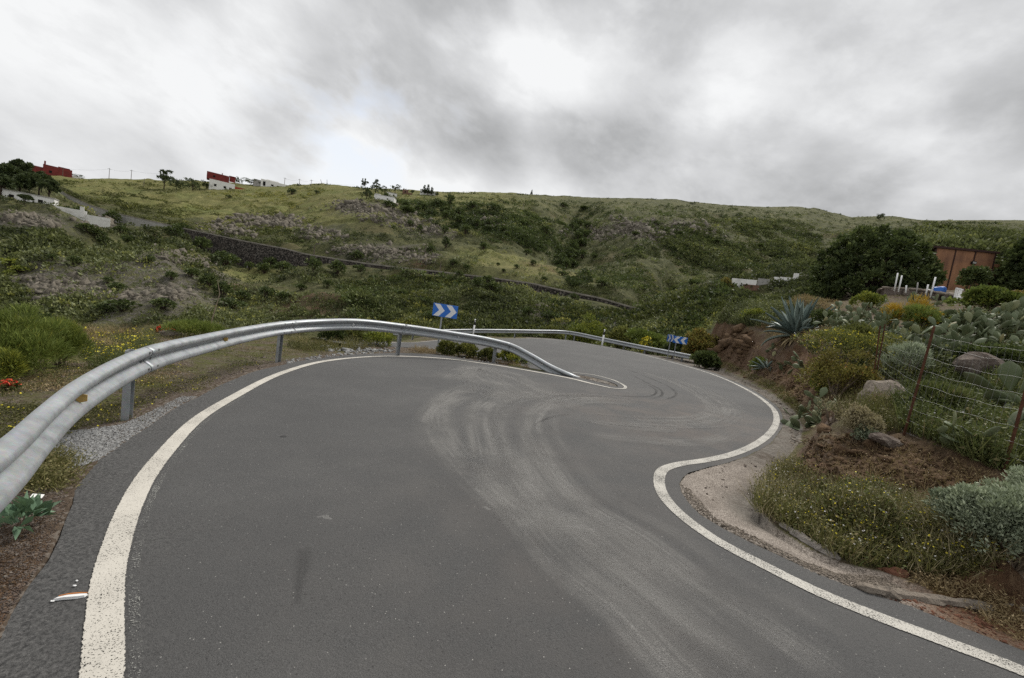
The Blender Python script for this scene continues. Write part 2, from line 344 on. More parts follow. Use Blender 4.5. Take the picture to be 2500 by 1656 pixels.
class MB:
    """collects boxes, tubes and blocks into one mesh"""
    def __init__(s): s.v = []; s.f = []
    def add(s, V, Fa):
        n = len(s.v); s.v += [tuple(map(float, p)) for p in V]; s.f += [tuple(i+n for i in q) for q in Fa]
    def box(s, c, size, rz=0, M=None):
        x, y, z = (k/2 for k in size); V = [(a, b, d) for a in (-x, x) for b in (-y, y) for d in (-z, z)]
        ca, sa = math.cos(rz), math.sin(rz)
        V = [(p[0]*ca-p[1]*sa+c[0], p[0]*sa+p[1]*ca+c[1], p[2]+c[2]) for p in V] if M is None else [tuple(np.array(c)+M @ np.array(p)) for p in V]
        s.add(V, [(0, 1, 3, 2), (4, 6, 7, 5), (0, 4, 5, 1), (2, 3, 7, 6), (0, 2, 6, 4), (1, 5, 7, 3)])
    def tube(s, pts, rad, k=6, cap=True):
        pts = np.asarray(pts, float); n = len(pts); rad = np.broadcast_to(np.asarray(rad, float), (n,))
        base = len(s.v); up = np.array([0, 0, 1.])
        for i in range(n):
            t = norm(pts[min(i+1, n-1)]-pts[max(i-1, 0)]); a = np.cross(t, up)
            if np.linalg.norm(a) < .05: a = np.cross(t, [1, 0, 0])
            a = norm(a); b = np.cross(t, a)
            for j in range(k):
                q = 2*math.pi*j/k; s.v.append(tuple(pts[i]+rad[i]*(math.cos(q)*a+math.sin(q)*b)))
        for i in range(n-1):
            for j in range(k):
                s.f.append((base+i*k+j, base+i*k+(j+1) % k, base+(i+1)*k+(j+1) % k, base+(i+1)*k+j))
        if cap: s.f.append(tuple(base+j for j in range(k))[::-1]); s.f.append(tuple(base+(n-1)*k+j for j in range(k)))
    def build(s, name, mat, parent=None, smooth=False, loc=None): return mk(name, np.array(s.v), s.f, mat, parent, smooth=smooth, loc=loc)
def bevel(o, w=.01, seg=2):
    m = o.modifiers.new('bevel', 'BEVEL'); m.width = w; m.segments = seg; m.limit_method = 'ANGLE'; return o

# ------------------------------------------------------------------ materials
MATS = {}
def newmat(name):
    m = bpy.data.materials.new(name); m.use_nodes = True; n = NT(m.node_tree); n.n.clear()
    o = n.node('ShaderNodeOutputMaterial'); b = n.node('ShaderNodeBsdfPrincipled'); n.l.new(b.outputs[0], o.inputs[0])
    n.bsdf = b; n.outn = o; n.P = n.node('ShaderNodeNewGeometry').outputs[0]; return m, n
def fin(n, col, rough=.8, bump=None, bstr=.3, bdist=.02, metal=0, spec=.3):
    n.set(n.bsdf.inputs['Base Color'], (*col, 1) if isinstance(col, tuple) else col)
    n.set(n.bsdf.inputs['Roughness'], rough); n.set(n.bsdf.inputs['Metallic'], metal); n.set(n.bsdf.inputs['Specular IOR Level'], spec)
    if bump is not None:
        b = n.node('ShaderNodeBump', Strength=bstr, Distance=bdist); n.l.new(bump, b.inputs['Height']); n.l.new(b.outputs[0], n.bsdf.inputs['Normal'])
def attr(n, name): return n.node('ShaderNodeAttribute', _attribute_name=name).outputs['Fac']
def simple(name, c, rough=.6, metal=0, var=.25, scale=8., bump=0., spec=.3, dirt=None, bscale=60):
    m, n = newmat(name); o = n.node('ShaderNodeTexCoord').outputs['Object']
    f = n.noise(o, scale, 5, .6); dark = tuple(k*(1-var) for k in c); lite = tuple(min(1, k*(1+var)) for k in c)
    col_ = n.mix(n.mr(f, .3, .7), dark, lite)
    if dirt:
        col_ = n.mix(n.m('MULTIPLY', n.mr(n.noise(o, scale*.6, 6, .7), .48, .68), dirt[1]), col_, dirt[0])
    fin(n, col_, rough, n.noise(o, bscale, 4, .6) if bump else None, bump, .01, metal, spec); return m
def foliage(name, stops, rough=.65, trans=.25, nscale=.0):
    m, n = newmat(name); v = attr(n, 'v')
    if nscale: v = n.m('ADD', v, n.m('MULTIPLY', n.m('SUBTRACT', n.noise(n.P, nscale, 2), .5), .6))
    c = n.ramp(v, stops); fin(n, c, rough, spec=.25)
    if trans:
        t = n.node('ShaderNodeBsdfTranslucent'); n.l.new(n.mix(.35, c, (.12, .16, .02)), t.inputs[0])
        x = n.node('ShaderNodeMixShader', Fac=trans); n.l.new(n.bsdf.outputs[0], x.inputs[1]); n.l.new(t.outputs[0], x.inputs[2]); n.l.new(x.outputs[0], n.outn.inputs[0])
    return m

# asphalt
m, n = newmat('asphalt'); P = n.P
fine = n.noise(P, 150., 3, .75); fin2 = n.noise(P, 55., 3, .7); mid = n.noise(P, 2.2, 5, .6); big = n.noise(P, .45, 4, .55)
c = n.mix(n.mr(fine, .3, .72), (.0265, .0264, .0266), (.150, .148, .144))
c = n.mix(n.m('MULTIPLY', n.mr(fin2, .40, .62), .55), c, (.067, .066, .0648))
c = n.mix(n.m('MULTIPLY', n.mr(mid, .42, .68), .45), c, (.104, .102, .098))
c = n.mix(n.m('MULTIPLY', n.mr(big, .38, .62), .6), c, (.062, .0615, .061))
vo = n.node('ShaderNodeTexVoronoi', Scale=48.); n.l.new(P, vo.inputs['Vector'])
chip = n.m('MULTIPLY', n.m('LESS_THAN', vo.outputs['Distance'], .16), n.m('GREATER_THAN', n.node('ShaderNodeSeparateColor', Color=vo.outputs['Color']).outputs[0], .90))
c = n.mix(n.m('MULTIPLY', chip, .75), c, (.40, .39, .36))
chip2 = n.m('MULTIPLY', n.m('LESS_THAN', vo.outputs['Distance'], .25), n.m('LESS_THAN', n.node('ShaderNodeSeparateColor', Color=vo.outputs['Color']).outputs[1], .10))
c = n.mix(n.m('MULTIPLY', chip2, .6), c, (.025, .024, .024))
# rougher darker asphalt outside the edge line
c = n.mix(n.m('MULTIPLY', attr(n, 'shoulder'), .8), c, n.mix(n.mr(fin2, .35, .65), (.014, .014, .014), (.13, .127, .122)))
# reddish dust film where soil is dragged onto the bend
dustf = n.m('MULTIPLY', attr(n, 'dust'), n.mr(n.noise(P, 1.1, 5, .65), .38, .68))
c = n.mix(n.m('MULTIPLY', dustf, .5), c, (.155, .125, .105))
vs = n.node('ShaderNodeTexVoronoi', Scale=1.1); n.l.new(n.vm('ADD', P, n.vm('MULTIPLY', n.node('ShaderNodeTexNoise', Scale=9.).outputs[1], (.10, .10, 0))), vs.inputs['Vector'])
sc_ = n.node('ShaderNodeSeparateColor', Color=vs.outputs['Color'])
spot = n.m('MULTIPLY', n.m('LESS_THAN', vs.outputs['Distance'], .055), n.m('LESS_THAN', sc_.outputs[0], .55))
c = n.mix(n.m('MULTIPLY', spot, .72), c, (.022, .022, .022))
vs2 = n.node('ShaderNodeTexVoronoi', Scale=1.6); n.l.new(n.vm('MULTIPLY', n.vm('ADD', P, n.vm('MULTIPLY', n.noise(P, 6., 3), (.25, .25, 0))), (.55, 1.6, 1)), vs2.inputs['Vector'])
sc2 = n.node('ShaderNodeSeparateColor', Color=vs2.outputs['Color'])
scar = n.m('MULTIPLY', n.m('LESS_THAN', vs2.outputs['Distance'], .06), n.m('LESS_THAN', sc2.outputs[0], .28))
c = n.mix(n.m('MULTIPLY', n.m('MULTIPLY', scar, n.mr(fine, .35, .6)), .6), c, (.27, .265, .25))
fin(n, c, .82, n.m('ADD', fine, n.m('MULTIPLY', fin2, .8)), .75, .012, spec=.35); MATS['asphalt'] = m
def overlay(name, col, dens, along=.8, across=11., lo=.42, hi=.66, edge=.35, fine=150., fade=1.):
    """thin worn deposit on the asphalt: streaky cover drawn in ribbon coordinates (u metres along, v 0..1 across)"""
    m, n = newmat(name); uvn = n.node('ShaderNodeUVMap').outputs[0]; s = n.node('ShaderNodeSeparateXYZ'); n.l.new(uvn, s.inputs[0])
    cv = n.node('ShaderNodeCombineXYZ', X=n.m('MULTIPLY', s.outputs[0], along), Y=n.m('MULTIPLY', s.outputs[1], across)).outputs[0]
    st = n.mr(n.noise(cv, 1., 5, .6), lo, hi); gr = n.mr(n.noise(n.P, fine, 2, .7), .40, .62)
    ed = n.mr(n.m('SUBTRACT', .5, n.m('ABSOLUTE', n.m('SUBTRACT', s.outputs[1], .5))), 0., edge, smooth=True)
    pat = n.mr(n.noise(n.P, 1.3, 4, .65), .25, .55)
    a = n.m('MULTIPLY', n.m('MULTIPLY', st, n.m('MULTIPLY_ADD', gr, .75, .25)), n.m('MULTIPLY', ed, n.m('MULTIPLY', dens, n.m('MULTIPLY', pat, attr(n, 'fade')))))
    fin(n, col, .9); t = n.node('ShaderNodeBsdfTransparent'); x = n.node('ShaderNodeMixShader'); n.l.new(a, x.inputs[0]); n.l.new(t.outputs[0], x.inputs[1]); n.l.new(n.bsdf.outputs[0], x.inputs[2]); n.l.new(x.outputs[0], n.outn.inputs[0])
    return m
MATS['scuff'] = overlay('tyre_scuff', (.245, .238, .225), 1.05, .6, 7., .27, .68)
MATS['skid'] = overlay('tyre_rubber', (.012, .012, .012), .8, .5, 7., .35, .6, .3)
def paint(name, col, wear, worn_side=0):
    m, n = newmat(name); uvn = n.node('ShaderNodeUVMap').outputs[0]; s = n.node('ShaderNodeSeparateXYZ'); n.l.new(uvn, s.inputs[0])
    e = n.m('SUBTRACT', .5, n.m('ABSOLUTE', n.m('SUBTRACT', s.outputs[1], .5)))
    nz = n.noise(n.P, 60., 3, .7); nz2 = n.noise(n.P, 3., 4, .6)
    a = n.m('GREATER_THAN', n.m('ADD', e, n.m('MULTIPLY', n.m('SUBTRACT', nz, .5), .16)), .055)
    hole = n.m('GREATER_THAN', n.m('ADD', n.noise(n.P, 120., 2, .75), n.m('MULTIPLY', nz2, .30)), .93-wear)
    a = n.m('MULTIPLY', a, n.m('SUBTRACT', 1., hole))
    cc = n.mix(n.mr(nz2, .35, .7), col, tuple(k*.86 for k in col)); cc = n.mix(n.m('MULTIPLY', n.mr(n.noise(n.P, 14., 5, .7), .5, .75), .35), cc, tuple(k*.6 for k in col))
    fin(n, cc, .6, nz, .2, .004); t = n.node('ShaderNodeBsdfTransparent'); x = n.node('ShaderNodeMixShader'); n.l.new(a, x.inputs[0]); n.l.new(t.outputs[0], x.inputs[1]); n.l.new(n.bsdf.outputs[0], x.inputs[2]); n.l.new(x.outputs[0], n.outn.inputs[0])
    return m
MATS['paint'] = paint('line_paint', (.54, .51, .45), .16); MATS['paint_worn'] = paint('worn_line_paint', (.44, .42, .375), .21); MATS['paint_ghost'] = paint('old_line_paint', (.34, .34, .31), .40)
# near ground
m, n = newmat('roadside_ground'); P = n.P
a1 = n.noise(P, 1.6, 6, .65); a2 = n.noise(P, 26., 4, .7); a3 = n.noise(P, 90., 3, .7)
vg = n.node('ShaderNodeTexVoronoi', Scale=34.); n.l.new(P, vg.inputs['Vector']); vgc = n.node('ShaderNodeSeparateColor', Color=vg.outputs['Color']).outputs[0]
dirt = n.mix(n.mr(a2, .3, .7), (.050, .036, .025), (.125, .095, .070)); dirt = n.mix(n.m('MULTIPLY', n.m('GREATER_THAN', vgc, .72), .7), dirt, (.19, .165, .14))
green = n.mix(n.mr(a2, .3, .7), (.045, .05, .016), (.115, .115, .035)); verge = n.mix(n.m('MULTIPLY', n.mr(a1, .40, .60), attr(n, 'green')), dirt, green)
soil = n.mix(n.mr(a1, .3, .7), (.065, .036, .020), (.165, .100, .060)); soil = n.mix(n.mr(a2, .35, .75), soil, (.105, .070, .045)); soil = n.mix(n.m('MULTIPLY', n.mr(n.noise(P, 7., 5, .7), .55, .68), .8), soil, (.24, .17, .105)); soil = n.mix(n.m('MULTIPLY', n.mr(n.noise(P, 4., 5, .7), .56, .7), .75), soil, (.028, .018, .013))
rockc = n.mix(n.mr(n.noise(P, 5., 6, .7), .35, .65), (.075, .055, .045), (.20, .165, .14)); soil = n.mix(n.m('MULTIPLY', attr(n, 'rock'), n.mr(a1, .40, .58)), soil, rockc)
conc = n.mix(n.mr(a2, .35, .7), (.12, .108, .092), (.225, .205, .18)); conc = n.mix(n.m('MULTIPLY', n.mr(a1, .42, .62), .75), conc, (.085, .066, .050)); conc = n.mix(n.m('MULTIPLY', n.mr(n.noise(P, 11., 5, .7), .50, .66), .55), conc, (.27, .245, .215))
grav = n.mix(n.mr(a3, .40, .60), (.12, .10, .085), (.47, .415, .36)); grav = n.mix(n.m('MULTIPLY', n.mr(n.noise(P, 3., 5, .65), .45, .65), .5), grav, (.15, .125, .105))
c = n.mix(attr(n, 'soil'), verge, soil); c = n.mix(attr(n, 'conc'), c, conc); c = n.mix(attr(n, 'grav'), c, grav)
c = n.mix(n.m('MULTIPLY', attr(n, 'redsoil'), .8), c, n.mix(n.mr(a2, .3, .7), (.06, .03, .016), (.20, .105, .05)))
fin(n, c, .95, n.m('ADD', n.m('MULTIPLY', a2, 1.), n.m('MULTIPLY', a3, .5)), .9, .03, spec=.15); MATS['ground'] = m
# far slopes
m, n = newmat('hillside_scrub'); P = n.P
b0 = n.noise(P, .018, 5, .6); b1 = n.noise(P, .07, 6, .65); b2 = n.noise(P, .30, 6, .7); b3 = n.noise(P, 1.3, 5, .7); b4 = n.noise(P, 4.5, 3, .7)
grass = n.mix(n.mr(b2, .3, .7), (0.124, 0.126, 0.043), (0.278, 0.256, 0.109)); grass = n.mix(n.m('MULTIPLY', n.mr(b1, .45, .65), .7), grass, (0.142, 0.168, 0.054)); grass = n.mix(n.m('MULTIPLY', n.mr(b3, .45, .7), .6), grass, (0.048, 0.048, 0.023))
scrub = n.mix(n.mr(b2, .35, .65), (0.059, 0.065, 0.028), (0.160, 0.159, 0.069)); scrub = n.mix(n.mr(b3, .4, .7), scrub, (0.043, 0.048, 0.022)); scrub = n.mix(n.m('MULTIPLY', n.mr(b1, .55, .68), .7), scrub, (0.136, 0.102, 0.066))
gs = n.mr(n.m('ADD', n.m('MULTIPLY', b1, .8), n.m('MULTIPLY', attr(n, 'plateau'), .75)), .45, .80)
c = n.mix(gs, scrub, grass); c = n.mix(n.m('MULTIPLY', attr(n, 'bare'), n.mr(b2, .35, .6)), c, (0.136, 0.089, 0.058))
rk = n.mix(n.mr(b4, .3, .7), (0.053, 0.046, 0.039), (0.242, 0.223, 0.192)); c = n.mix(n.m('MULTIPLY', attr(n, 'rock'), n.mr(b3, .38, .56)), c, rk)
fin(n, c, .95, n.m('ADD', n.m('MULTIPLY', b3, 1.4), b4), 1., .35, spec=.1); MATS['hill'] = m
MATS['galv'] = None
m, n = newmat('galvanised_steel'); o_ = n.node('ShaderNodeTexCoord').outputs['Object']
g1 = n.noise(o_, 6., 5, .6); st = n.node('ShaderNodeMapping'); n.l.new(o_, st.inputs[0]); st.inputs['Scale'].default_value = (1.2, 1.2, 30)
g2 = n.noise(st.outputs[0], 1.4, 5, .65); vo = n.node('ShaderNodeTexVoronoi', Scale=60.); n.l.new(o_, vo.inputs['Vector'])
c = n.mix(n.mr(g1, .3, .7), (.31, .33, .345), (.40, .42, .435)); c = n.mix(n.m('MULTIPLY', n.mr(g2, .50, .68), .3), c, (.38, .36, .33)); c = n.mix(n.m('MULTIPLY', n.mr(n.noise(o_, 2.2, 6, .75), .58, .72), .22), c, (.27, .245, .22))
c = n.mix(.12, c, vo.outputs['Color'], 'MULTIPLY'); fin(n, c, n.mr(g1, .3, .7, .42, .62), n.noise(o_, 40., 3), .05, .004, .55, .5); MATS['galv'] = m
def stone(name, c1, c2, c3, sc=3.):
    m, n = newmat(name); o = n.node('ShaderNodeTexCoord').outputs['Object']; f = n.noise(o, sc, 7, .7); g = n.noise(o, sc*7, 5, .7)
    c = n.mix(n.mr(f, .3, .7), c1, c2); c = n.mix(n.m('MULTIPLY', n.mr(g, .52, .66), .8), c, c3); fin(n, c, .95, n.m('ADD', f, g), .9, .05, spec=.15); return m
MATS['rock'] = stone('brown_rock', (.075, .055, .045), (.20, .165, .14), (.29, .26, .22)); MATS['rock_pale'] = stone('pale_rock', (.17, .14, .112), (.33, .285, .235), (.11, .095, .08)); MATS['rock_red'] = stone('red_rock', (.12, .05, .03), (.26, .13, .085), (.07, .04, .03))
MATS['clod'] = stone('soil_clod', (.060, .036, .021), (.19, .122, .070), (.28, .20, .125), 6.); MATS['rock_far'] = stone('grey_cliff_rock', (.075, .066, .052), (.235, .210, .170), (.030, .026, .021), 1.4); MATS['gravelstone'] = simple('grey_gravel', (.235, .235, .23), .95, 0, .35, 30.)
MATS['concrete'] = stone('concrete', (.24, .215, .19), (.38, .345, .31), (.15, .13, .11), 4.)
MATS['white'] = simple('white_plaster', (.78, .77, .74), .8, 0, .06, 1.2, dirt=((.42, .40, .36), .5)); MATS['redwall'] = simple('dark_red_plaster', (.19, .032, .028), .8, 0, .22, .9, dirt=((.09, .03, .025), .6))
MATS['redbright'] = simple('bright_red_plaster', (.30, .045, .03), .8, 0, .2, 1.); MATS['greywall'] = simple('grey_plaster', (.34, .33, .31), .85, 0, .2, 1.); MATS['brownwall'] = simple('brown_ruin_plaster', (.17, .10, .07), .9, 0, .3, 1.)
MATS['dark'] = simple('dark_opening', (.012, .011, .010), .9); MATS['wood'] = simple('weathered_pole_wood', (.13, .105, .085), .9, 0, .3, 3.); MATS['wire'] = simple('wire_metal', (.20, .20, .195), .5, .4, .2)
MATS['cable'] = simple('black_cable', (.05, .05, .055), .7)
MATS['blue'] = simple('sign_blue', (.012, .135, .52), .35, 0, .06, 3., spec=.5); MATS['signwhite'] = simple('sign_white', (.72, .73, .74), .35, 0, .05, 3., spec=.5); MATS['plasticwhite'] = simple('white_plastic', (.74, .74, .73), .4, 0, .05, 5.)
MATS['black'] = simple('black_plastic', (.015, .015, .016), .5); MATS['amber'] = simple('amber_reflector', (.50, .33, .10), .35, 0, .15, 20.); MATS['tarp'] = simple('blue_tarp', (.02, .10, .36), .5, 0, .3, 2.)
MATS['bark'] = stone('bark', (.045, .034, .026), (.11, .085, .065), (.03, .022, .018), 5.); MATS['twig'] = simple('dry_twig', (.16, .125, .09), .9, 0, .3, 6.)
MATS['rust'] = simple('rusty_iron', (.075, .030, .015), .9, .1, .45, 14., .3)
MATS['farroad'] = simple('worn_far_asphalt', (.12, .115, .11), .9, 0, .2, .3); MATS['orange'] = simple('orange_plastic', (.55, .20, .05), .4)
m, n = newmat('rust_brown_sheet'); o_ = n.node('ShaderNodeTexCoord').outputs['Object']; mpn = n.node('ShaderNodeMapping'); n.l.new(o_, mpn.inputs[0]); mpn.inputs['Scale'].default_value = (1, 1, .16)
g1 = n.noise(mpn.outputs[0], 1.6, 6, .65); g2 = n.noise(o_, .8, 5, .6)
c = n.mix(n.mr(g1, .35, .65), (.20, .098, .052), (.38, .195, .105)); c = n.mix(n.m('MULTIPLY', n.mr(g2, .5, .7), .55), c, (.115, .062, .05)); c = n.mix(n.m('MULTIPLY', n.mr(n.noise(mpn.outputs[0], 4., 5, .7), .58, .7), .5), c, (.07, .035, .025)); fin(n, c, .75, g1, .1, .02); MATS['sheet'] = m
m, n = newmat('dry_stone_wall'); vo = n.node('ShaderNodeTexVoronoi', Scale=2.6); n.l.new(n.P, vo.inputs['Vector']); vc = n.node('ShaderNodeSeparateColor', Color=vo.outputs['Color']).outputs[0]
c = n.mix(vc, (.045, .038, .033), (.165, .143, .124)); c = n.mix(n.mr(n.noise(n.P, .25, 4), .45, .65), c, (.055, .042, .034)); c = n.mix(n.m('MULTIPLY', n.m('GREATER_THAN', vc, .90), .6), c, (.17, .155, .14)); c = n.mix(n.mr(vo.outputs['Distance'], .42, .65), c, (.018, .016, .014)); fin(n, c, .95, n.m('SUBTRACT', 1., vo.outputs['Distance']), 1., .15); MATS['drywall'] = m
FOL = dict(
 dark=[(0, (0.026, 0.037, 0.015)), (.45, (0.072, 0.097, 0.034)), (.8, (0.127, 0.160, 0.054)), (1, (0.209, 0.233, 0.084))],
 scrub=[(0, (0.041, 0.050, 0.024)), (.35, (0.090, 0.104, 0.041)), (.62, (0.168, 0.186, 0.064)), (.82, (0.201, 0.223, 0.133)), (1, (0.349, 0.351, 0.092))],
 olive=[(0, (0.053, 0.061, 0.019)), (.5, (0.142, 0.152, 0.043)), (.85, (0.264, 0.265, 0.068)), (1, (0.396, 0.361, 0.096))],
 lime=[(0, (0.058, 0.076, 0.017)), (.4, (0.158, 0.193, 0.037)), (.8, (0.334, 0.352, 0.059)), (1, (0.501, 0.471, 0.068))],
 fennel=[(0, (.075, .098, .022)), (.5, (.165, .215, .048)), (.85, (.26, .30, .07)), (1, (.36, .35, .07))],
 grey=[(0, (0.127, 0.152, 0.096)), (.4, (0.285, 0.329, 0.225)), (.8, (0.485, 0.541, 0.386)), (1, (0.631, 0.678, 0.494))],
 rusty=[(0, (0.072, 0.056, 0.020)), (.4, (0.173, 0.143, 0.037)), (.7, (0.254, 0.236, 0.062)), (1, (0.407, 0.224, 0.062))],
 tan=[(0, (0.142, 0.118, 0.068)), (.5, (0.350, 0.303, 0.188)), (1, (0.568, 0.487, 0.306))],
 weed=[(0, (0.060, 0.059, 0.022)), (.4, (0.135, 0.132, 0.045)), (.75, (0.225, 0.201, 0.085)), (1, (0.360, 0.286, 0.150))],
 grass=[(0, (0.050, 0.063, 0.022)), (.5, (0.115, 0.138, 0.045)), (.85, (0.190, 0.196, 0.075)), (1, (0.260, 0.210, 0.110))],
 pine=[(0, (0.022, 0.033, 0.015)), (.5, (0.055, 0.075, 0.031)), (1, (0.116, 0.138, 0.062))],
 dry=[(0, (0.174, 0.114, 0.062)), (.5, (0.296, 0.220, 0.115)), (1, (0.471, 0.369, 0.213))],
 yellow=[(0, (0.609, 0.483, 0.029)), (1, (0.750, 0.716, 0.088))], whitef=[(0, (0.653, 0.658, 0.562)), (1, (0.750, 0.716, 0.750))], red=[(0, (0.609, 0.044, 0.022)), (1, (0.750, 0.146, 0.088))],
 tobacco=[(0, (0.078, 0.132, 0.080)), (.6, (0.174, 0.280, 0.177)), (1, (0.278, 0.386, 0.267))], amber=[(0, (0.232, 0.146, 0.015)), (.5, (0.464, 0.292, 0.029)), (1, (0.609, 0.410, 0.059))])
for k, v in FOL.items(): MATS['f_'+k] = foliage(k+'_leaves', v, trans=0 if k in ('yellow', 'whitef', 'red') else .22)
m, n = newmat('cactus_skin'); v = attr(n, 'v'); c = n.ramp(v, [(0, (0.066, 0.084, 0.038)), (.5, (0.126, 0.156, 0.082)), (.85, (0.198, 0.228, 0.126)), (1, (0.240, 0.216, 0.096))]); c = n.mix(n.m('MULTIPLY', n.mr(n.noise(n.P, 9., 4), .55, .7), .5), c, (0.156, 0.144, 0.084))
vo = n.node('ShaderNodeTexVoronoi', Scale=22.); n.l.new(n.P, vo.inputs['Vector']); c = n.mix(n.m('MULTIPLY', n.m('LESS_THAN', vo.outputs['Distance'], .14), .6), c, (0.300, 0.264, 0.168)); fin(n, c, .55, spec=.35); MATS['cactus'] = m
m, n = newmat('agave_skin'); v = attr(n, 'v'); c = n.ramp(v, [(0, (.055, .085, .078)), (.5, (.125, .175, .165)), (1, (.25, .31, .27))]); fin(n, n.mix(n.m('MULTIPLY', n.noise(n.P, 5., 4), .3), c, (.20, .22, .16)), .5, spec=.35); MATS['agave'] = m

# ------------------------------------------------------------------ terrain sheets
NC = 1000
cols = np.radians(np.linspace(-76, 76, NC)); rDc = np.interp(cols, TH, LD[0])
NR = 430; tt = np.linspace(0, 1, NR)
rr = np.exp(math.log(.45)+(np.log(rDc)[None]-math.log(.45))*tt[:, None])
X = np.sin(cols)[None]*rr; Y = np.cos(cols)[None]*rr
Z, DA, DB, KK = near_parts(X, Y); _ZG = Z
def gridfaces(nr, nc):
    i = np.arange(nr*nc).reshape(nr, nc); return np.stack([i[:-1, :-1], i[:-1, 1:], i[1:, 1:], i[1:, :-1]], -1).reshape(-1, 4)
onb = ss(DB/.25); grade = np.clip(KK*(1-KK)*4, 0, 1)
reg = lambda px, py, d, s: np.exp(-((X-at(px, py, d)[0])**2+(Y-at(px, py, d)[1])**2)/(s*s))
apron = (DB < .05) & (X > 1.2) & (DA > 0)
conc = np.where(apron, 1., 0.)*ss(DA/.03)
gravd = np.where(apron, ss(1.25-np.abs(DA-.20)/.36), 0)*ss((6.0-Y)/.8)
farisle = ss((1.2-np.hypot(X-2.2, Y-11.9))/.4)*(DA > 0)
soil = np.clip(onb*(.25+.9*grade)*1.2, 0, 1)
soil = np.maximum(soil, reg(2250, 1130, 4.6, 1.6)*onb)
rockw = np.clip(reg(1770, 800, 18, 3.2)+reg(1990, 1060, 7., 1.2), 0, 1)*onb
redsoil = np.clip(reg(2470, 1540, 2.7, .45)*1.6, 0, 1)*(DA > 0)+ .6*np.clip(reg(60, 1400, 1.9, .8), 0, 1)*(X < 0)*(DA > .02)
redsoil = np.clip(redsoil + .7*np.clip(reg(1800, 880, 16.5, 3.), 0, 1)*onb*grade, 0, 1)
tog = lambda a: np.asarray(a, float).ravel()
mk('ground', np.stack([X, Y, Z], -1).reshape(-1, 3), gridfaces(NR, NC), MATS['ground'], attrs=dict(green=tog(np.where(X < 0, ss((DA-.3)/.8), 1)), soil=tog(soil), conc=tog(np.maximum(conc*(1-.2*onb), farisle)), grav=tog(gravd*(1-onb)), rock=tog(rockw), redsoil=tog(redsoil)), smooth=True)['kind'] = 'structure'
rows = [16, 20, 95, 2, 5, 10, 30, 85, 75, 12, 10]
rl = []
cl_r = [np.interp(cols, TH, l[0]) for l in LINES]
for i, k in enumerate(rows):
    for t in np.linspace(0, 1, k, endpoint=(i == len(rows)-1)):
        rl.append(np.exp(np.log(cl_r[i])*(1-t)+np.log(cl_r[i+1])*t))
HR = np.array(rl); HX = np.sin(cols)[None]*HR; HY = np.cos(cols)[None]*HR; HZ = loft(HX, HY); HZ[0] = Z[-1]
hth = np.broadcast_to(cols, HR.shape)
plat = ss((HR-np.interp(hth, TH, LM[0]))/30)*ss((.05-hth)/.3) + .12*ss((HR-np.interp(hth, TH, LH[0]))/30)
def hblob(px, py, s): p = hit1(px, py, r0=24); return np.exp(-((HX-p[0])**2+(HY-p[1])**2)/(s*s))
OUTC = [(60,535,9,60),(250,545,6,40),(430,625,10,60),(480,640,7,40),(160,700,10,90),(300,720,9,70),(430,715,7,60),(130,745,8,70),(870,505,9,60),(960,530,12,80),(1050,560,9,60),(690,540,8,60),(560,560,8,60),(900,615,9,70),(1000,620,9,60),(620,540,7,50),(1180,540,10,60),(1350,760,8,60),(1450,570,14,70),(1560,550,16,80),(1590,575,14,70),(1700,560,12,60),(780,570,7,50)]
rock = sum(hblob(a, b, s) for a, b, s, _ in OUTC); bare = hblob(790, 735, 5)+hblob(720, 745, 4)+hblob(1020, 655, 4)+hblob(560, 690, 5)*.8+.6*hblob(1340, 660, 8)
plat = np.clip(plat+.8*(hblob(1330, 655, 14)+hblob(1240, 640, 12)+hblob(600, 680, 8)+hblob(300, 610, 12)), 0, 1.2)
hmesh = mk('hillside', np.stack([HX, HY, HZ], -1).reshape(-1, 3), gridfaces(*HR.shape), MATS['hill'], attrs=dict(plateau=tog(plat), rock=tog(np.clip(rock*rock*1.1, 0, .9)), bare=tog(np.clip(bare, 0, 1))), smooth=True); hmesh['kind'] = 'structure'

# road sheet: the same polar grid cut to the asphalt outline
m_ = DA < .02; keep = (m_[:-1, :-1] | m_[1:, :-1] | m_[:-1, 1:] | m_[1:, 1:])
# exact outline: bmesh polygon filled, subdivided by a grid would be slow; use a triangulated outline for the edge
poly = resample(np.c_[ASPH, np.zeros(len(ASPH))], .25, True)[0][:-1]
# slightly ragged asphalt edge
nrm = np.roll(poly, -1, 0)-np.roll(poly, 1, 0); nrm = norm(np.stack([nrm[:, 1], -nrm[:, 0], nrm[:, 2]], 1))
poly = poly + nrm*(.035*fbm(poly[:, 0]*3, poly[:, 1]*3, 3, 7))[:, None]
bm = bmesh.new(); vs_ = [bm.verts.new((p[0], p[1], 0)) for p in poly]; bm.faces.new(vs_)
for ax, rng_ in ((0, np.arange(-16, 16, .8)), (1, np.arange(-5, 36, .8))):
    for v_ in rng_:
        co = (v_, 0, 0) if ax == 0 else (0, v_, 0); no = (1, 0, 0) if ax == 0 else (0, 1, 0)
        bmesh.ops.bisect_plane(bm, geom=bm.verts[:]+bm.edges[:]+bm.faces[:], plane_co=co, plane_no=no)
bmesh.ops.triangulate(bm, faces=bm.faces[:])
V = np.array([v.co[:] for v in bm.verts]); V[:, 2] = roadz(V[:, 0], V[:, 1])
lineL = onroads(LINE_L); lineR = onroads(LINE_R)
lineL = np.vstack([[[1.9, -4.4, 0], [.1, -1.1, 0], [-.85, .45, 0]], lineL]); lineR = np.vstack([[[-9., 25.6, 0]], lineR, [[3.72, 1.1, 0]], [[4.75, -1.3, 0]], [[6.6, -5, 0]]]); lineL[:, 2] = roadz(lineL[:, 0], lineL[:, 1]); lineR[:, 2] = roadz(lineR[:, 0], lineR[:, 1])
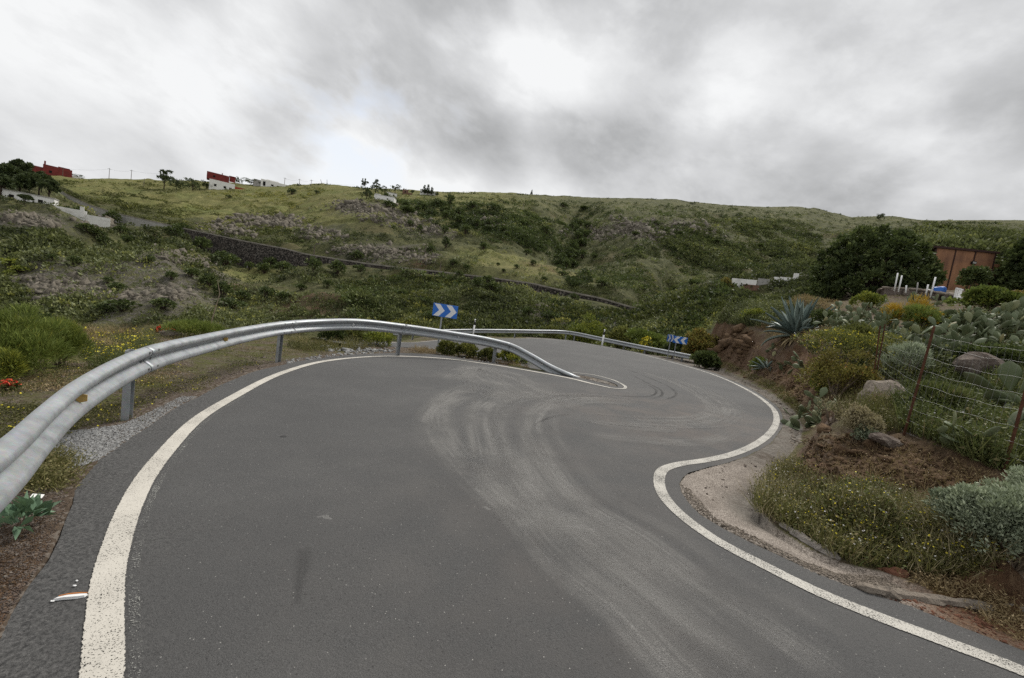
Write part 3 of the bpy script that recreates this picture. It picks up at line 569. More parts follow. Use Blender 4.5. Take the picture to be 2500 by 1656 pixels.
INNER = np.vstack([xy(resample(lineL, .3)[0]), xy(onroads(LINE_NOSE)), [[-4, 15.5], [-9, 18.]], xy(resample(lineR, .3)[0])])
sh = ss(sdist(V[:, 0], V[:, 1], INNER)/.15*1. - .2)*(V[:, 0] < 1.); sh = sh*(V[:, 1] < 13)
du = np.exp(-((V[:, 0]-3.4)**2/6+(V[:, 1]-7.6)**2/5))+.7*np.exp(-((V[:, 0]-4.)**2/4+(V[:, 1]-9.)**2/3))+.35*np.exp(-((V[:, 0]-.6)**2/2+(V[:, 1]-3.)**2/5))
road = mk('road', V, [tuple(v.index for v in f.verts) for f in bm.faces], MATS['asphalt'], attrs=dict(shoulder=sh, dust=np.clip(du, 0, 1))); road['kind'] = 'structure'
for p_ in road.data.polygons: pass
bm.free()
if road.data.polygons[0].normal.z < 0: road.data.flip_normals()
def ribbon(name, pts, width, mat, dz, step=.12, off=0., parent=None, fade=(0., 0.), n=4, kind='structure'):
    Q, s = resample(np.asarray(pts), step); t = norm(np.gradient(Q[:, :2], axis=0)); nn = np.stack([t[:, 1], -t[:, 0]], 1)
    wv = np.interp(s, np.linspace(0, s[-1], len(np.atleast_1d(width))), np.atleast_1d(width)) if np.ndim(width) else np.full(len(s), width)
    vv = np.linspace(0, 1, n); A = Q[:, None, :2]+nn[:, None]*((vv-.5)[None, :, None]*wv[:, None, None]+off)
    z = roadz(A[..., 0], A[..., 1])+dz
    fd = np.ones(len(s))
    if fade[0]: fd *= ss(s/fade[0])
    if fade[1]: fd *= ss((s[-1]-s)/fade[1])
    o = mk(name, np.concatenate([A, z[..., None]], -1).reshape(-1, 3), gridfaces(len(s), n), mat, parent, uv=np.stack([np.broadcast_to(s[:, None], z.shape), np.broadcast_to(vv, z.shape)], -1).reshape(-1, 2), attrs=dict(fade=np.repeat(fd, n)))
    o['kind'] = kind; return o
ribbon('road_edge_line', lineL, .155, MATS['paint'], .006); ribbon('road_edge_line', lineR, .14, MATS['paint_worn'], .006)
ribbon('road_edge_line', onroads(LINE_NOSE), .10, MATS['paint_worn'], .009)
ribbon('old_road_edge_line', lineL[2:12], .05, MATS['paint_ghost'], .0045, off=.105)
STREAKS = [
 ([(1760,1720),(1679,1656),(1511,1481),(1407,1406),(1302,1293),(1239,1217),(1197,1146),(1180,1084),(1170,1030),(1190,985),(1270,962),(1380,968)], (.30,.34,.42,.6,.9)),
 ([(2060,1656),(1900,1545),(1700,1418),(1574,1322),(1427,1234),(1344,1138),(1310,1084),(1300,1030),(1350,985),(1460,975),(1560,985)], (.30,.36,.45,.6,.9)),
 ([(1900,1680),(1700,1520),(1520,1380),(1400,1290),(1310,1200),(1260,1120),(1240,1060)], (.7,.7,.7,.6)),
 ([(1560,1400),(1450,1290),(1300,1270),(1180,1190),(1110,1110),(1075,1050),(1070,1000),(1110,960),(1190,935)], (.3,.4,.5,.5,.7)),
 ([(1080,930),(1180,900),(1240,915),(1290,935),(1350,960),(1440,972)], (.9,1.0,.7)),
 ([(1150,900),(1200,930),(1260,965),(1320,990)], (1.2,1.4,1.0)),
 ([(1090,1120),(1060,1060),(1062,1010),(1110,975),(1210,950)], (.5,.5,.7)),
 ([(1625,920),(1714,951),(1755,975),(1779,1002),(1762,1019),(1729,1031),(1640,1034),(1540,1030),(1430,1020)], (.25,.45,.55,.5,.5)),
 ([(1560,905),(1660,942),(1715,975),(1740,1000),(1710,1018),(1640,1024),(1530,1014)], (.3,.3,.35,.35)),
 ([(1400,1060),(1520,1070),(1640,1080),(1740,1075),(1800,1050)], (.35,.4,.3)),
 ([(1380,1010),(1480,1035),(1600,1048),(1700,1046)], (.3,.4,.3))]
for k, (p_, w_) in enumerate(STREAKS): ribbon('tyre_scuff', onroads(p_), tuple(1.35*q_ for q_ in w_), MATS['scuff'], .0015+.0004*k, fade=(.2 if k < 2 else .8, 1.2), n=5)
MATS['scuff_fine'] = overlay('fine_tyre_scuff', (.25, .243, .23), .42, .5, 3., .15, .6, .5)
for k, (i_, of_, w_) in enumerate([(0, .30, .30), (0, -.15, .22), (1, -.45, .30), (1, -.05, .24), (1, .35, .30), (7, .35, .16), (7, -.3, .14), (8, -.35, .12)]):
    ribbon('tyre_scuff', onroads(STREAKS[i_][0]), w_, MATS['scuff_fine'], .0078+.0003*k, off=of_, fade=(.5, 1.0), n=5)
ribbon('oil_stain', onroads([(742,1335),(744,1365),(736,1400),(728,1450),(726,1500)]), (.16, .14, .07, .06), overlay('oil_stain_film', (.02, .02, .02), .30, 2., 1.2, .1, .5, .45), .0052, .06, fade=(.06, .18), n=5)
SKIDS = [[(1530,902),(1590,925),(1640,949),(1650,966),(1619,978)], [(1554,929),(1596,948),(1600,962),(1578,969),(1525,968),(1480,964)], [(1540,915),(1580,935),(1612,952),(1612,968),(1590,975)], [(1300,1040),(1350,1018),(1400,1010)], [(1320,965),(1400,968),(1480,969)], [(1610,1085),(1690,1085)]]
for k, p_ in enumerate(SKIDS): ribbon('skid_mark', onroads(p_), .10 if k < 3 else .07, MATS['skid'], .0065+.0005*k, .08, fade=(.6, .5), n=3)
#NEXT
# ------------------------------------------------------------------ plant builders
def leafquads(P, D, L, Wd, rng, curl=.15):
    N = len(P); L = np.broadcast_to(L, (N,))[:, None]; Wd = np.broadcast_to(Wd, (N,))[:, None]
    D = norm(D); q = rng.normal(size=(N, 3)); B = norm(q-D*np.sum(q*D, 1, keepdims=True)); C = np.cross(D, B)
    mid = P+D*L*.52+C*L*curl
    V = np.stack([P, mid+B*Wd*.5, P+D*L, mid-B*Wd*.5], 1).reshape(-1, 3)
    return V, np.arange(4*N).reshape(N, 4)
def lobes(rx, ry, rz, k, rng, small=.5):
    out = []
    for i in range(k):
        u = norm(rng.normal(size=3)); u[2] = abs(u[2])*.9; q = rng.uniform(.35, .72)
        s = rng.uniform(.75, 1.2)*small
        out.append((np.array([u[0]*rx*q, u[1]*ry*q, rz*(.30+u[2]*q*.85)]), np.array([rx*s, ry*s, rz*s*.8])))
    out.append((np.array([0, 0, rz*.45]), np.array([rx*.62, ry*.62, rz*.5])))
    return out
def blobleaves(bl, n, L, Wd, rng, up=.35, rnd=.9, shell=.16, clump=0):
    wts = np.array([b[1][0]*b[1][2] for b in bl]); ids = rng.choice(len(bl), n, p=wts/wts.sum())
    u = norm(rng.normal(size=(n, 3))); u[:, 2] = np.where(u[:, 2] < -.55, -u[:, 2], u[:, 2])
    if clump:                                                            # leaves gather in sprays
        cen = norm(rng.normal(size=(len(bl), clump, 3))); cen[..., 2] = np.where(cen[..., 2] < -.4, -cen[..., 2], cen[..., 2])
        u = norm(cen[ids, rng.integers(0, clump, n)]+.20*rng.normal(size=(n, 3)))
    rho = 1-np.abs(rng.normal(size=n))*shell+rng.normal(size=n)*.05
    C = np.array([b[0] for b in bl])[ids]; Rr = np.array([b[1] for b in bl])[ids]
    P = C+Rr*u*rho[:, None]; P[:, 2] = np.maximum(P[:, 2], .01)
    D = u+rng.normal(size=(n, 3))*rnd*.6+np.array([0, 0, up])
    lv = rng.normal(size=len(bl))*.12
    V, Q = leafquads(P, D, L*rng.uniform(.7, 1.3, n), Wd*rng.uniform(.7, 1.3, n), rng)
    v = np.clip(.48+lv[ids]+rng.normal(size=n)*.20, 0, 1); return V, Q, np.repeat(v, 4)
def stems(bl, rng, r=.015, k=5):
    m = MB()
    for c, R_ in bl:
        mid = c*np.array([.45, .45, .5])+rng.normal(size=3)*.04*R_[0]; m.tube([(rng.normal()*.03, rng.normal()*.03, -.08), mid, c+np.array([0, 0, R_[2]*.5])], [r*1.4, r, r*.4], k)
    return m
def bush(name, label, loc, R_, n, L, Wd, mat, seed, cat='shrub', group=None, k=7, rz=0, up=.35, clump=10, small=.5, flowers=None, twig='twig', shell=.16, rnd=.9):
    rng = np.random.default_rng(seed); t = empty(name, loc, rz); tag(t, label, cat, group)
    bl = lobes(*R_, k, rng, small); mx = max(max(abs(c[0])+r[0]*.9 for c, r in bl)/R_[0], .1); mz = max((c[2]+r[2])/R_[2] for c, r in bl)+L*.35/R_[2]; bl = [(c/np.array([mx, mx, mz]), r/np.array([mx, mx, mz])) for c, r in bl]; V, Q, v = blobleaves(bl, n, L, Wd, rng, up, rnd, shell, clump)
    mk('foliage', V, Q, MATS[mat], t, dict(v=v)); stems(bl, rng, max(.006, R_[0]*.02)).build('stem', MATS[twig], t)
    if flowers:
        fm, fn, fs = flowers; P, _, _ = blobleaves(bl, fn, .01, .01, rng, up, rnd, .05, clump); P = P[::4]+np.array([0, 0, fs*.5])
        mk('flowers', *dots(P, fs, rng), MATS[fm], t, dict(v=rng.uniform(0, 1, len(P)*8)))
    return t
def dots(P, s, rng):
    """small crossed petals"""
    N = len(P); a = norm(rng.normal(size=(N, 3))+np.array([0, 0, 1.2])); q = rng.normal(size=(N, 3)); b = norm(np.cross(a, q)); c = np.cross(a, b); S = (s*rng.uniform(.6, 1.3, N))[:, None]
    V = np.stack([P-b*S*.5-c*S*.5, P+b*S*.5-c*S*.5, P+b*S*.5+c*S*.5, P-b*S*.5+c*S*.5, P-b*S*.45-a*S*.3, P+b*S*.45-a*S*.3, P+b*S*.45+a*S*.3, P-b*S*.45+a*S*.3], 1).reshape(-1, 3)
    return V, np.arange(8*N).reshape(-1, 4)
def inpoly(poly, n, rng):
    P = np.array(poly, float); lo, hi = P.min(0), P.max(0); out = np.empty((0, 2))
    while len(out) < n:
        q = rng.uniform(lo, hi, (n*3, 2)); q = q[sdist(q[:, 0], q[:, 1], P) < 0]; out = np.vstack([out, q])
    return out[:n]
def weeds(name, poly, n, hgt, mat, seed, blades=7, wd=.012, lean=.5, leafy=0, leafL=.03, flw=(), r0=1.3, patch=None, kind='stuff', spread=.05, hpow=1., onlyoff=True):
    rng = np.random.default_rng(seed); q = inpoly(poly, n, rng); P = hits(q[:, 0], q[:, 1], r0=r0, n=300); P = P[~np.isnan(P[:, 0])]
    if onlyoff: P = P[sdist(P[:, 0], P[:, 1], ASPH) > .03]
    if patch: P = P[fbm(P[:, 0]*patch[0], P[:, 1]*patch[0], 3, seed) > patch[1]+rng.normal(size=len(P))*.07]
    N = len(P); hh = rng.uniform(*hgt, N)*(.6+.9*(fbm(P[:, 0]*.9, P[:, 1]*.9, 2, seed+5)+.5)); pv = rng.normal(size=N)*.14+.6*fbm(P[:, 0]*.8, P[:, 1]*.8, 2, seed+9)
    B = np.repeat(P, blades, 0); H = np.repeat(hh, blades)*rng.uniform(.5, 1.15, N*blades)
    D = rng.normal(size=(N*blades, 3))*lean; D[:, 2] = 1
    B = B+np.c_[rng.normal(size=(N*blades, 2))*spread, np.full(N*blades, -.015)]
    V, Q = leafquads(B, D, H, wd*rng.uniform(.6, 1.5, len(B)), rng, .10); v = np.repeat(np.clip(.5+np.repeat(pv, blades)+rng.normal(size=len(B))*.15, 0, 1), 4)
    if leafy:
        i = rng.integers(0, N, N*leafy); Lp = P[i]+np.c_[rng.normal(size=(len(i), 2))*spread*1.3, hh[i]*rng.uniform(.02, .85, len(i))]; LD_ = rng.normal(size=(len(i), 3)); LD_[:, 2] = np.abs(LD_[:, 2])*.6
        V2, Q2 = leafquads(Lp, LD_, leafL*rng.uniform(.6, 1.4, len(i)), leafL*.5*rng.uniform(.6, 1.4, len(i)), rng); Q = np.vstack([Q, Q2+len(V)]); V = np.vstack([V, V2]); v = np.r_[v, np.repeat(np.clip(.45+pv[i]+rng.normal(size=len(i))*.18, 0, 1), 4)]
    o = mk(name, V, Q, MATS[mat], None, dict(v=v)); o['kind'] = kind
    for fm, fn, fs in flw:
        i = rng.integers(0, N, fn); FP = P[i]+np.c_[rng.normal(size=(fn, 2))*spread, hh[i]*rng.uniform(.6, 1.0, fn)]
        f = mk('wild_flowers', *dots(FP, fs, rng), MATS['f_'+fm], None, dict(v=rng.uniform(0, 1, fn*8))); f['kind'] = 'stuff'
    return o
def rockmesh(name, size, mat, seed, sub=3, rough=.28, parent=None, loc=None, flat=.25):
    bm = bmesh.new(); bmesh.ops.create_icosphere(bm, subdivisions=sub, radius=1); V = np.array([v.co[:] for v in bm.verts]); Fc = [tuple(v.index for v in f.verts) for f in bm.faces]; bm.free()
    rng = np.random.default_rng(seed)
    for k in range(9):                                                   # flatten facets like broken stone
        d = norm(rng.normal(size=3)); h = rng.uniform(.55, .85); t = V@d; V = V-np.where(t > h, (t-h)*.85, 0)[:, None]*d
    nz = fbm(V[:, 0]*1.7+V[:, 2]*1.3+seed, V[:, 1]*1.7-V[:, 2]*.9, 4, seed, .55); V = V*(1+rough*nz)[:, None]; V[:, 2] += flat
    return mk(name, V*np.array(size)*.5, Fc, MATS[mat], parent, loc=loc, smooth=False)
def rock(label, px, py, d, size, mat, seed, name='boulder', cat='rock', rz=0, group=None, sub=3):
    p = hit1(px, py) if d is None else snap(px, py, d)
    o = rockmesh(name, size, mat, seed, sub=sub); o.location = p; o.rotation_euler = (0, 0, rz); return tag(o, label, cat, group)
def rockpile(P, s, rng, flat=.7):
    """many angular stones as one mesh; P centres, s sizes"""
    Vo, Fo, off = [], [], 0; pick = rng.integers(0, 8, len(P)); ang = rng.uniform(0, 6.283, len(P)); tl = rng.normal(size=len(P))*.35
    sc = np.stack([s*rng.uniform(.8, 1.5, len(P)), s*rng.uniform(.6, 1.1, len(P)), s*rng.uniform(.45, .95, len(P))*flat*1.3], 1)*.5
    for k, (T0, F0) in enumerate(STONES):
        i = np.where(pick == k)[0]
        if not len(i): continue
        T = T0[None]*sc[i][:, None]; t = tl[i][:, None]; T = np.stack([T[..., 0]*np.cos(t)-T[..., 2]*np.sin(t), T[..., 1], T[..., 0]*np.sin(t)+T[..., 2]*np.cos(t)], -1)
        ca, sa = np.cos(ang[i])[:, None], np.sin(ang[i])[:, None]; T = np.stack([T[..., 0]*ca-T[..., 1]*sa, T[..., 0]*sa+T[..., 1]*ca, T[..., 2]], -1)+P[i][:, None]
        Vo.append(T.reshape(-1, 3)); Fo.append((F0[None]+(np.arange(len(i))*len(T0))[:, None, None]+off).reshape(-1, 3)); off += len(i)*len(T0)
    return np.vstack(Vo), np.vstack(Fo)
STONES = []
for k_ in range(8):
    r_ = np.random.default_rng(k_+40); bm = bmesh.new()
    for p_ in norm(r_.normal(size=(11, 3)))*r_.uniform(.8, 1.15, (11, 1)): bm.verts.new(p_)
    bmesh.ops.convex_hull(bm, input=bm.verts[:]); bmesh.ops.delete(bm, geom=[v for v in bm.verts if not v.link_faces], context='VERTS'); bmesh.ops.triangulate(bm, faces=bm.faces[:]); bm.verts.index_update()
    STONES.append((np.array([v.co[:] for v in bm.verts]), np.array([[v.index for v in f.verts] for f in bm.faces]))); bm.free()

# ------------------------------------------------------------------ guardrails
WPROF = [(0, .002), (-.012, .032), (-.034, .072), (-.052, .080), (-.078, .079), (-.096, .066), (-.134, .013), (-.148, .003), (-.164, .003), (-.178, .013), (-.222, .070), (-.244, .080), (-.270, .080), (-.290, .068), (-.303, .040), (-.310, .016)]
def beam_mesh(name, path, i0, i1, nn, off, mat, parent, thick=.004):
    A = path[i0:i1+1]; N_ = nn[i0:i1+1]; pr = np.array(WPROF)
    V = A[:, None, :]+N_[:, None, :]*(pr[None, :, 1:2]+off)+np.array([0, 0, 1.])*pr[None, :, 0:1]
    nr, nc = V.shape[:2]; o = mk(name, V.reshape(-1, 3), gridfaces(nr, nc), mat, parent, smooth=True)
    md = o.modifiers.new('thickness', 'SOLIDIFY'); md.thickness = thick; md.offset = 0
    return o
def guardrail(name, label, group, tops, joints, posts, refl, side, mat, amber=(), bolts=True, origin=None):
    root = empty(name, origin); tag(root, label, 'guardrail', group); o3 = np.array(origin)
    path, s = resample(tops, .08); t = norm(np.gradient(path[:, :2], axis=0)); nn = np.c_[t[:, 1], -t[:, 0], np.zeros(len(t))]*side
    near = lambda P: int(np.argmin(np.hypot(path[:, 0]-P[0], path[:, 1]-P[1])))
    ji = [0]+[near(j) for j in joints]+[len(path)-1]
    for k in range(len(ji)-1):
        a, b = ji[k], min(ji[k+1]+4, len(path)-1); o = beam_mesh('beam', path-o3, a, b, nn, .007*(k % 2), mat, root)
    if bolts:
        for k in ji[1:-1]:
            for ds in (-1, 2):
                for h in (-.045, -.155, -.24):
                    m = MB(); c = path[min(k+ds, len(path)-1)]-o3+nn[k]*(np.interp(-h, [-p[0] for p in WPROF], [p[1] for p in WPROF])+.010)+np.array([0, 0, h]); m.tube([c-nn[k]*.006, c+nn[k]*.008], .013, 6); m.build('bolt', MATS['wire'], root)
    for P in posts:
        k = near(P); c = path[k]-o3; g = gz(path[k][0], path[k][1]); b = np.array([c[0], c[1], g-o3[2]])-nn[k]*.045; top = c[2]-.015; m = MB(); M = np.array([[t[k][0], nn[k][0], 0], [t[k][1], nn[k][1], 0], [0, 0, 1]])
        h = top-b[2]+.3; mid = np.array([b[0], b[1], (top+b[2]-.3)/2])
        m.box(mid-nn[k]*.045, (.10, .006, h), M=M); m.box(mid+nn[k]*(-.01)+np.r_[t[k], 0]*.05, (.006, .07, h-.004), M=M); m.box(mid+nn[k]*(-.01)-np.r_[t[k], 0]*.05, (.006, .07, h-.004), M=M)
        bevel(m.build('post', mat, root), .004)
    for i, P in enumerate(refl):
        k = near(P); c = path[k]-o3+nn[k]*.012+np.array([0, 0, -.155]); tt_ = np.r_[t[k], 0]; o_n = nn[k]
        # folded plate: trapezoid standing out of the groove, facing along the road
        w0, w1, ln = .045, .026, .065; m = MB(); z_ = np.array([0, 0, 1.])
        V = [c-z_*w0, c+z_*w0, c+o_n*ln+z_*w1-tt_*.0, c+o_n*ln-z_*w1]; V += [v_+tt_*.006 for v_ in V]
        m.add(V, [(0, 1, 2, 3), (7, 6, 5, 4), (0, 4, 5, 1), (1, 5, 6, 2), (2, 6, 7, 3), (3, 7, 4, 0)]); m.add([v_+tt_*.012 for v_ in V[:4]]+[c-z_*w0+tt_*.06, c+z_*w0+tt_*.06], [(0, 1, 5, 4)])
        m.build('reflector', MATS['amber'] if i in amber else MATS['plasticwhite'], root)
    return root, path
NT2_ = at(*np.array([(0,1071,2.02),(85,1000,2.55),(170,935,3.2),(350,848,4.7),(500,815,6.4),(600,797,7.9),(696,784,9.3),(780,779,10.3),(858,778,11.0),(985,791,12.3),(1100,808,13.1),(1215,829,13.75),(1245,837,13.8),(1300,864,13.3),(1350,892,12.8),(1400,914,12.35)], float).T)
NT_ = np.vstack([[[0.6, -3.2, .80], [-.95, -.4, .79], [-1.72, .95, .75]], NT2_, onroad(1420., 922., -.05)[None]])
rail_pts = lambda L: at(np.array([q[0] for q in L], float), np.array([q[1] for q in L], float), np.array([q[2] for q in L], float))
JT = rail_pts([(352,848,4.7),(700,784,9.3),(987,791,12.3),(1222,831,13.75)])
guardrail('guardrail', 'galvanised steel guardrail along the near road edge, its end diving into the ground', 'steel guardrails of the hairpin', NT_, JT,
          np.vstack([[[-1.5, .5, .6]], rail_pts([(338,852,4.6),(696,784,9.25),(985,791,12.25),(1213,829,13.7)])]), rail_pts([(157,948,3.25),(553,806,7.1),(858,778,11.0),(1122,812,13.2),(1322,876,13.05)]), 1, MATS['galv'], (0, 1), origin=(-4.26, 4.7, -.3))
FT_ = rail_pts([(900,811,25.5),(1000,806.5,26.5),(1078,804.5,28),(1140,803.5,29.3),(1230,804.2,31),(1300,805.2,33),(1385,808,35.2),(1475,825,32),(1560,842,29),(1687,866,26)])
guardrail('guardrail', 'long steel guardrail along the far outer edge of the hairpin behind the white line', 'steel guardrails of the hairpin', FT_, rail_pts([(1078,804.5,28),(1230,804.2,31),(1390,809,35),(1520,834,30.4)]),
          rail_pts([(920,810,25.7),(1010,806,26.6),(1078,804.5,28),(1136,803.5,29.2),(1260,804.6,31.8),(1384,808,35),(1396,810,34.6),(1525,835,30.2),(1575,845,28.6),(1667,862,26.4)]), rail_pts([(1136,803.5,29.2),(1256,804.5,31.8),(1330,806,33.5)]), 1, MATS['galv'], bolts=False, origin=tuple(FT_[5]-np.array([0, 0, .8])))

# ------------------------------------------------------------------ chevron signs and delineators
def frame3(xdir):
    x = norm(np.array([xdir[0], xdir[1], 0.])); y = np.array([-x[1], x[0], 0]); return np.stack([x, y, [0, 0, 1.]], 1)
def chevron_panel(root, c, M, w, h, flip, n=2):
    """panel centre c (relative to root), columns of M: right, back, up"""
    m = MB(); m.box(c, (w, .022, h), M=M); p = bevel(m.build('panel', MATS['blue'], root), .006)
    b = MB(); b.box(c+M@np.array([0, .014, 0]), (w*.98, .006, h*.98), M=M); b.build('back_plate', MATS['galv'], root)
    for i in range(n):
        o = i*.48; t = .465; P = [(.045+o, t), (.27+o, t), (.485+o, 0), (.27+o, -t), (.045+o, -t), (.26+o, 0)]
        q = [c+M@np.array([((u if not flip else 1-u)-.5)*w, -.0135, v_*h]) for u, v_ in P]
        mm = MB(); bk = [k_+M@np.array([0, .003, 0]) for k_ in q]
        mm.add(q+bk, [(0, 1, 2, 5), (5, 2, 3, 4)]+[(j, (j+1) % 6, 6+(j+1) % 6, 6+j) for j in range(6)]); mm.build('chevron', MATS['signwhite'], p)
def sign_post(root, base, top, w=.055):
    m = MB(); m.box((np.array(base)+np.array(top))/2, (w, w*.55, top[2]-base[2]), M=frame3((1, .15, 0))); bevel(m.build('post', MATS['galv'], root), .004)
g = snap(1067, 860, 14.2); g0 = np.array([g[0], g[1], g[2]]); root = empty('chevron_sign', g0); tag(root, 'blue sign with two white chevrons pointing right on a single post behind the near guardrail', 'road sign', 'blue chevron signs')
c = at(1082.5, 758.5, 14.1); Mx = frame3((1, -.10)); sign_post(root, (0, 0, -.3), (0, 0, c[2]-g0[2]+.15)); cc_ = c-g0; cc_[:2] = 0; cc_ += Mx@np.array([.10, -.035, 0]); chevron_panel(root, cc_, Mx, .87, .44, False)
g1_ = at(1650.5, 877, 26.2); g1_[2] = gz(g1_[0], g1_[1]); root = empty('chevron_sign', g1_); tag(root, 'small double blue chevron sign on two posts behind the end of the far guardrail', 'road sign', 'blue chevron signs')
c = at(1661, 831, 26.0); Mx = frame3((1, -.20)); chevron_panel(root, c-g1_, Mx, .84, .44, True); pc = at(1652, 830, 26.2)-g1_; sign_post(root, (pc[0], pc[1], -.3), (pc[0], pc[1], c[2]-g1_[2]+.1))
Mx2 = frame3((.74, .67)); c2 = at(1637.5, 826, 25.6); chevron_panel(root, c2-g1_, Mx2, .84, .44, False); pc = at(1638, 826, 25.8)-g1_; sign_post(root, (pc[0], pc[1], -.3), (pc[0], pc[1], c2[2]-g1_[2]+.1))
def delineator(px, pyt, pyb, d, label):
    b = at(px-2, pyb, d); g = b.copy(); g[2] = gz(b[0], b[1]); root = empty('delineator_post', g); tag(root, label, 'marker post', 'white delineator posts by the far guardrail')
    h = at(px, pyt, d)[2]-g[2]; m = MB()
    def sect(z0, z1, e=0.): m.tube([(0, 0, z0), (0, 0, z1)], .065+e, 10)
    sect(-.2, h-.42); m.build('body', MATS['plasticwhite'], root, True); m = MB(); sect(h-.42, h-.18, .002); m.build('black_band', MATS['black'], root, True); m = MB(); m.tube([(0, 0, h-.18), (0, 0, h-.06), (0.02, 0, h)], [.065, .065, .045], 10); m.build('cap', MATS['plasticwhite'], root, True)
delineator(1157, 779, 817, 29.6, 'white delineator post with black band rising behind the rail right of the near chevron sign'); delineator(1472, 804, 842, 31.2, 'white delineator post with black band in front of the yellow green bushes at the bend')

# ------------------------------------------------------------------ valley road, retaining wall and far buildings
gp = np.array([q for q in G_PTS if q[0] >= 0], float); xs = np.linspace(60, 1552, 300); th_ = theta(at(xs, np.interp(xs, gp[:, 0], gp[:, 1]), 100.))
def onl(l, th, dr=0): r = np.interp(th, TH, l[0])+dr; return np.c_[np.sin(th)*r, np.cos(th)*r, np.interp(th, TH, l[1])]
A = onl(LG, th_, .0); B_ = onl(LG2, th_, .2); A[:, 2] = np.interp(th_, TH, LG[1])+.12; B_[:, 2] = A[:, 2]+.10
Vr = np.stack([A, B_], 1).reshape(-1, 3); mk('valley_road', Vr, gridfaces(300, 2), MATS['farroad'])['kind'] = 'structure'
dr_ = np.interp(th_, TH, WDROP); pw = np.interp(xs, [60, 190, 480, 760, 1552], [.3, .75, .55, .65, .6])
T0 = onl(LG, th_, -.75); T1 = onl(LG, th_, -.28); top = np.interp(th_, TH, LG[1])+pw+.03*fbm(xs*.2, xs*0, 2, 3); T0[:, 2] = T1[:, 2] = top; Bt = onl(LG, th_, -1.0); Bt[:, 2] = top-pw-dr_-1.2; Bb = T1.copy(); Bb[:, 2] -= pw+1
root = empty('retaining_wall', tuple(T1[150])); tag(root, 'dark dry stone retaining wall carrying the valley road across the opposite slope', 'retaining wall'); oo = T1[150]
Tm = T0.copy(); Tm[:, 2] = top-.32
mk('masonry', np.stack([Bt-oo, Tm-oo], 1)[78:].reshape(-1, 3), gridfaces(222, 2), MATS['drywall'], root); mk('masonry', np.stack([Bt-oo, Tm-oo], 1)[:79].reshape(-1, 3), gridfaces(79, 2), MATS['greywall'], root)
mk('parapet', np.stack([Tm-oo-(T1-T0)*.12, T0-oo-(T1-T0)*.12, T1-oo, Bb-oo], 1).reshape(-1, 3), gridfaces(300, 4), simple('old_kerb_stone', (.20, .182, .152), .9, 0, .35, .6), root)
cv = at(609, 659, 109); cvr = np.interp(theta(cv), TH, LG[0])-1.25; cv = np.array([np.sin(theta(cv))*cvr, np.cos(theta(cv))*cvr, cv[2]]); m = MB(); m.box(cv-oo, (.9, .9, 1.5), rz=-float(theta(cv))); m.build('culvert_mouth', MATS['dark'], root); m = MB(); m.box(cv-oo+np.array([-.62, 0, .1]), (.3, 1.2, 1.9), rz=-float(theta(cv))); m.build('culvert_jamb', MATS['greywall'], root)
p_ = hits(np.array([1488, 1495, 1506, 1520, 1530.]), np.array([800, 793, 787, 783, 781.]), r0=30); Qp, s_ = resample(p_, .5); tq = norm(np.gradient(Qp[:, :2], axis=0)); nq = np.stack([tq[:, 1], -tq[:, 0]], 1); Vq = np.stack([np.c_[Qp[:, :2]+nq*k_, zground(*(Qp[:, :2]+nq*k_).T)+.12] for k_ in (-.2, .5, 1.2, 1.9, 2.6)], 0).reshape(-1, 3); mk('valley_road', Vq, gridfaces(5, len(Qp)), MATS['farroad'])['kind'] = 'structure'
def camyaw(p): return -math.atan2(p[0], p[1])
def far(px, py):
    for k in range(14):
        p = hit1(px, py+2*k, r0=35)
        if not np.isnan(p[0]): break
    return p
def house(name, label, px, py, boxes, cat='house', yaw=0., group=None, depth=None, dref=None):
    """boxes: (part, x centre, width, z bottom, height, depth offset, depth, material) in metres at the foot of the house; x to the right as seen from the road"""
    p = far(px, py) if depth is None else at(px, py, depth); root = empty(name, p, camyaw(p)+yaw); tag(root, label, cat, group)
    if dref: k_ = float((p-CAM)@F/dref); root.scale = (k_, k_, k_)
    for b in boxes:
        m = MB(); m.box((b[1], b[5]+b[6]/2, b[3]+b[4]/2), (b[2], b[6], b[4])); o = m.build(b[0], MATS[b[7]], root)
    return root, np.linalg.norm((p-CAM)*np.array([1, 1, 0]))
def win(x, z, w_, h_, y=-.03): return ('window', x, w_, z, h_, y, .12, 'dark')
house('house', 'far white farmhouse with a dark red upper storey and red roof wall on the plateau', 545, 463, [('wall', -.5, 9.4, -2., 5.4, 0, 6, 'white'), ('upper_wall', -2.2, 8.2, 3.4, 3.0, .4, 5.6, 'redwall'), ('tower', 3.1, 2.2, 4.6, 2.0, 1.2, 2.4, 'redwall'), ('tower_cap', 3.1, 2.6, 6.6, .25, 1.0, 2.8, 'redwall'), ('chimney', -.8, .35, 6.4, .9, 2, .4, 'redwall'), ('side_wall', 6.2, 7.2, -1., 3.6, .8, 5, 'redbright'), ('garden_wall', 6.8, 8.6, -3., 3.3, -.8, .3, 'white'), win(-3, .6, .9, 1.0), win(.5, .6, .9, 1.0), win(-3.6, 4.4, .8, .9, .37), ('door', 2.6, 1., -.6, 2.1, -.03, .12, 'wood')], dref=185)
house('house', 'dark red flat roofed farm building on the skyline beside the pine grove', 112, 430, [('wall', -4.5, 8., -2, 5.2, 0, 7, 'redwall'), ('tall_wall', 3.2, 8.2, -2, 6.6, -.5, 8, 'redwall'), ('roof_parapet', 5., 3.4, 4.6, .5, 1, 4, 'redwall'), ('chimney', -.4, .5, 4.6, 1.6, 1.5, .5, 'redwall'), ('annex', 9.2, 3.8, -2, 4.6, .5, 5, 'white'), win(9.2, .6, .8, .9, .47), win(1.2, 1.6, .8, 1., -.53), win(-5, 1, .8, .9)], dref=170)
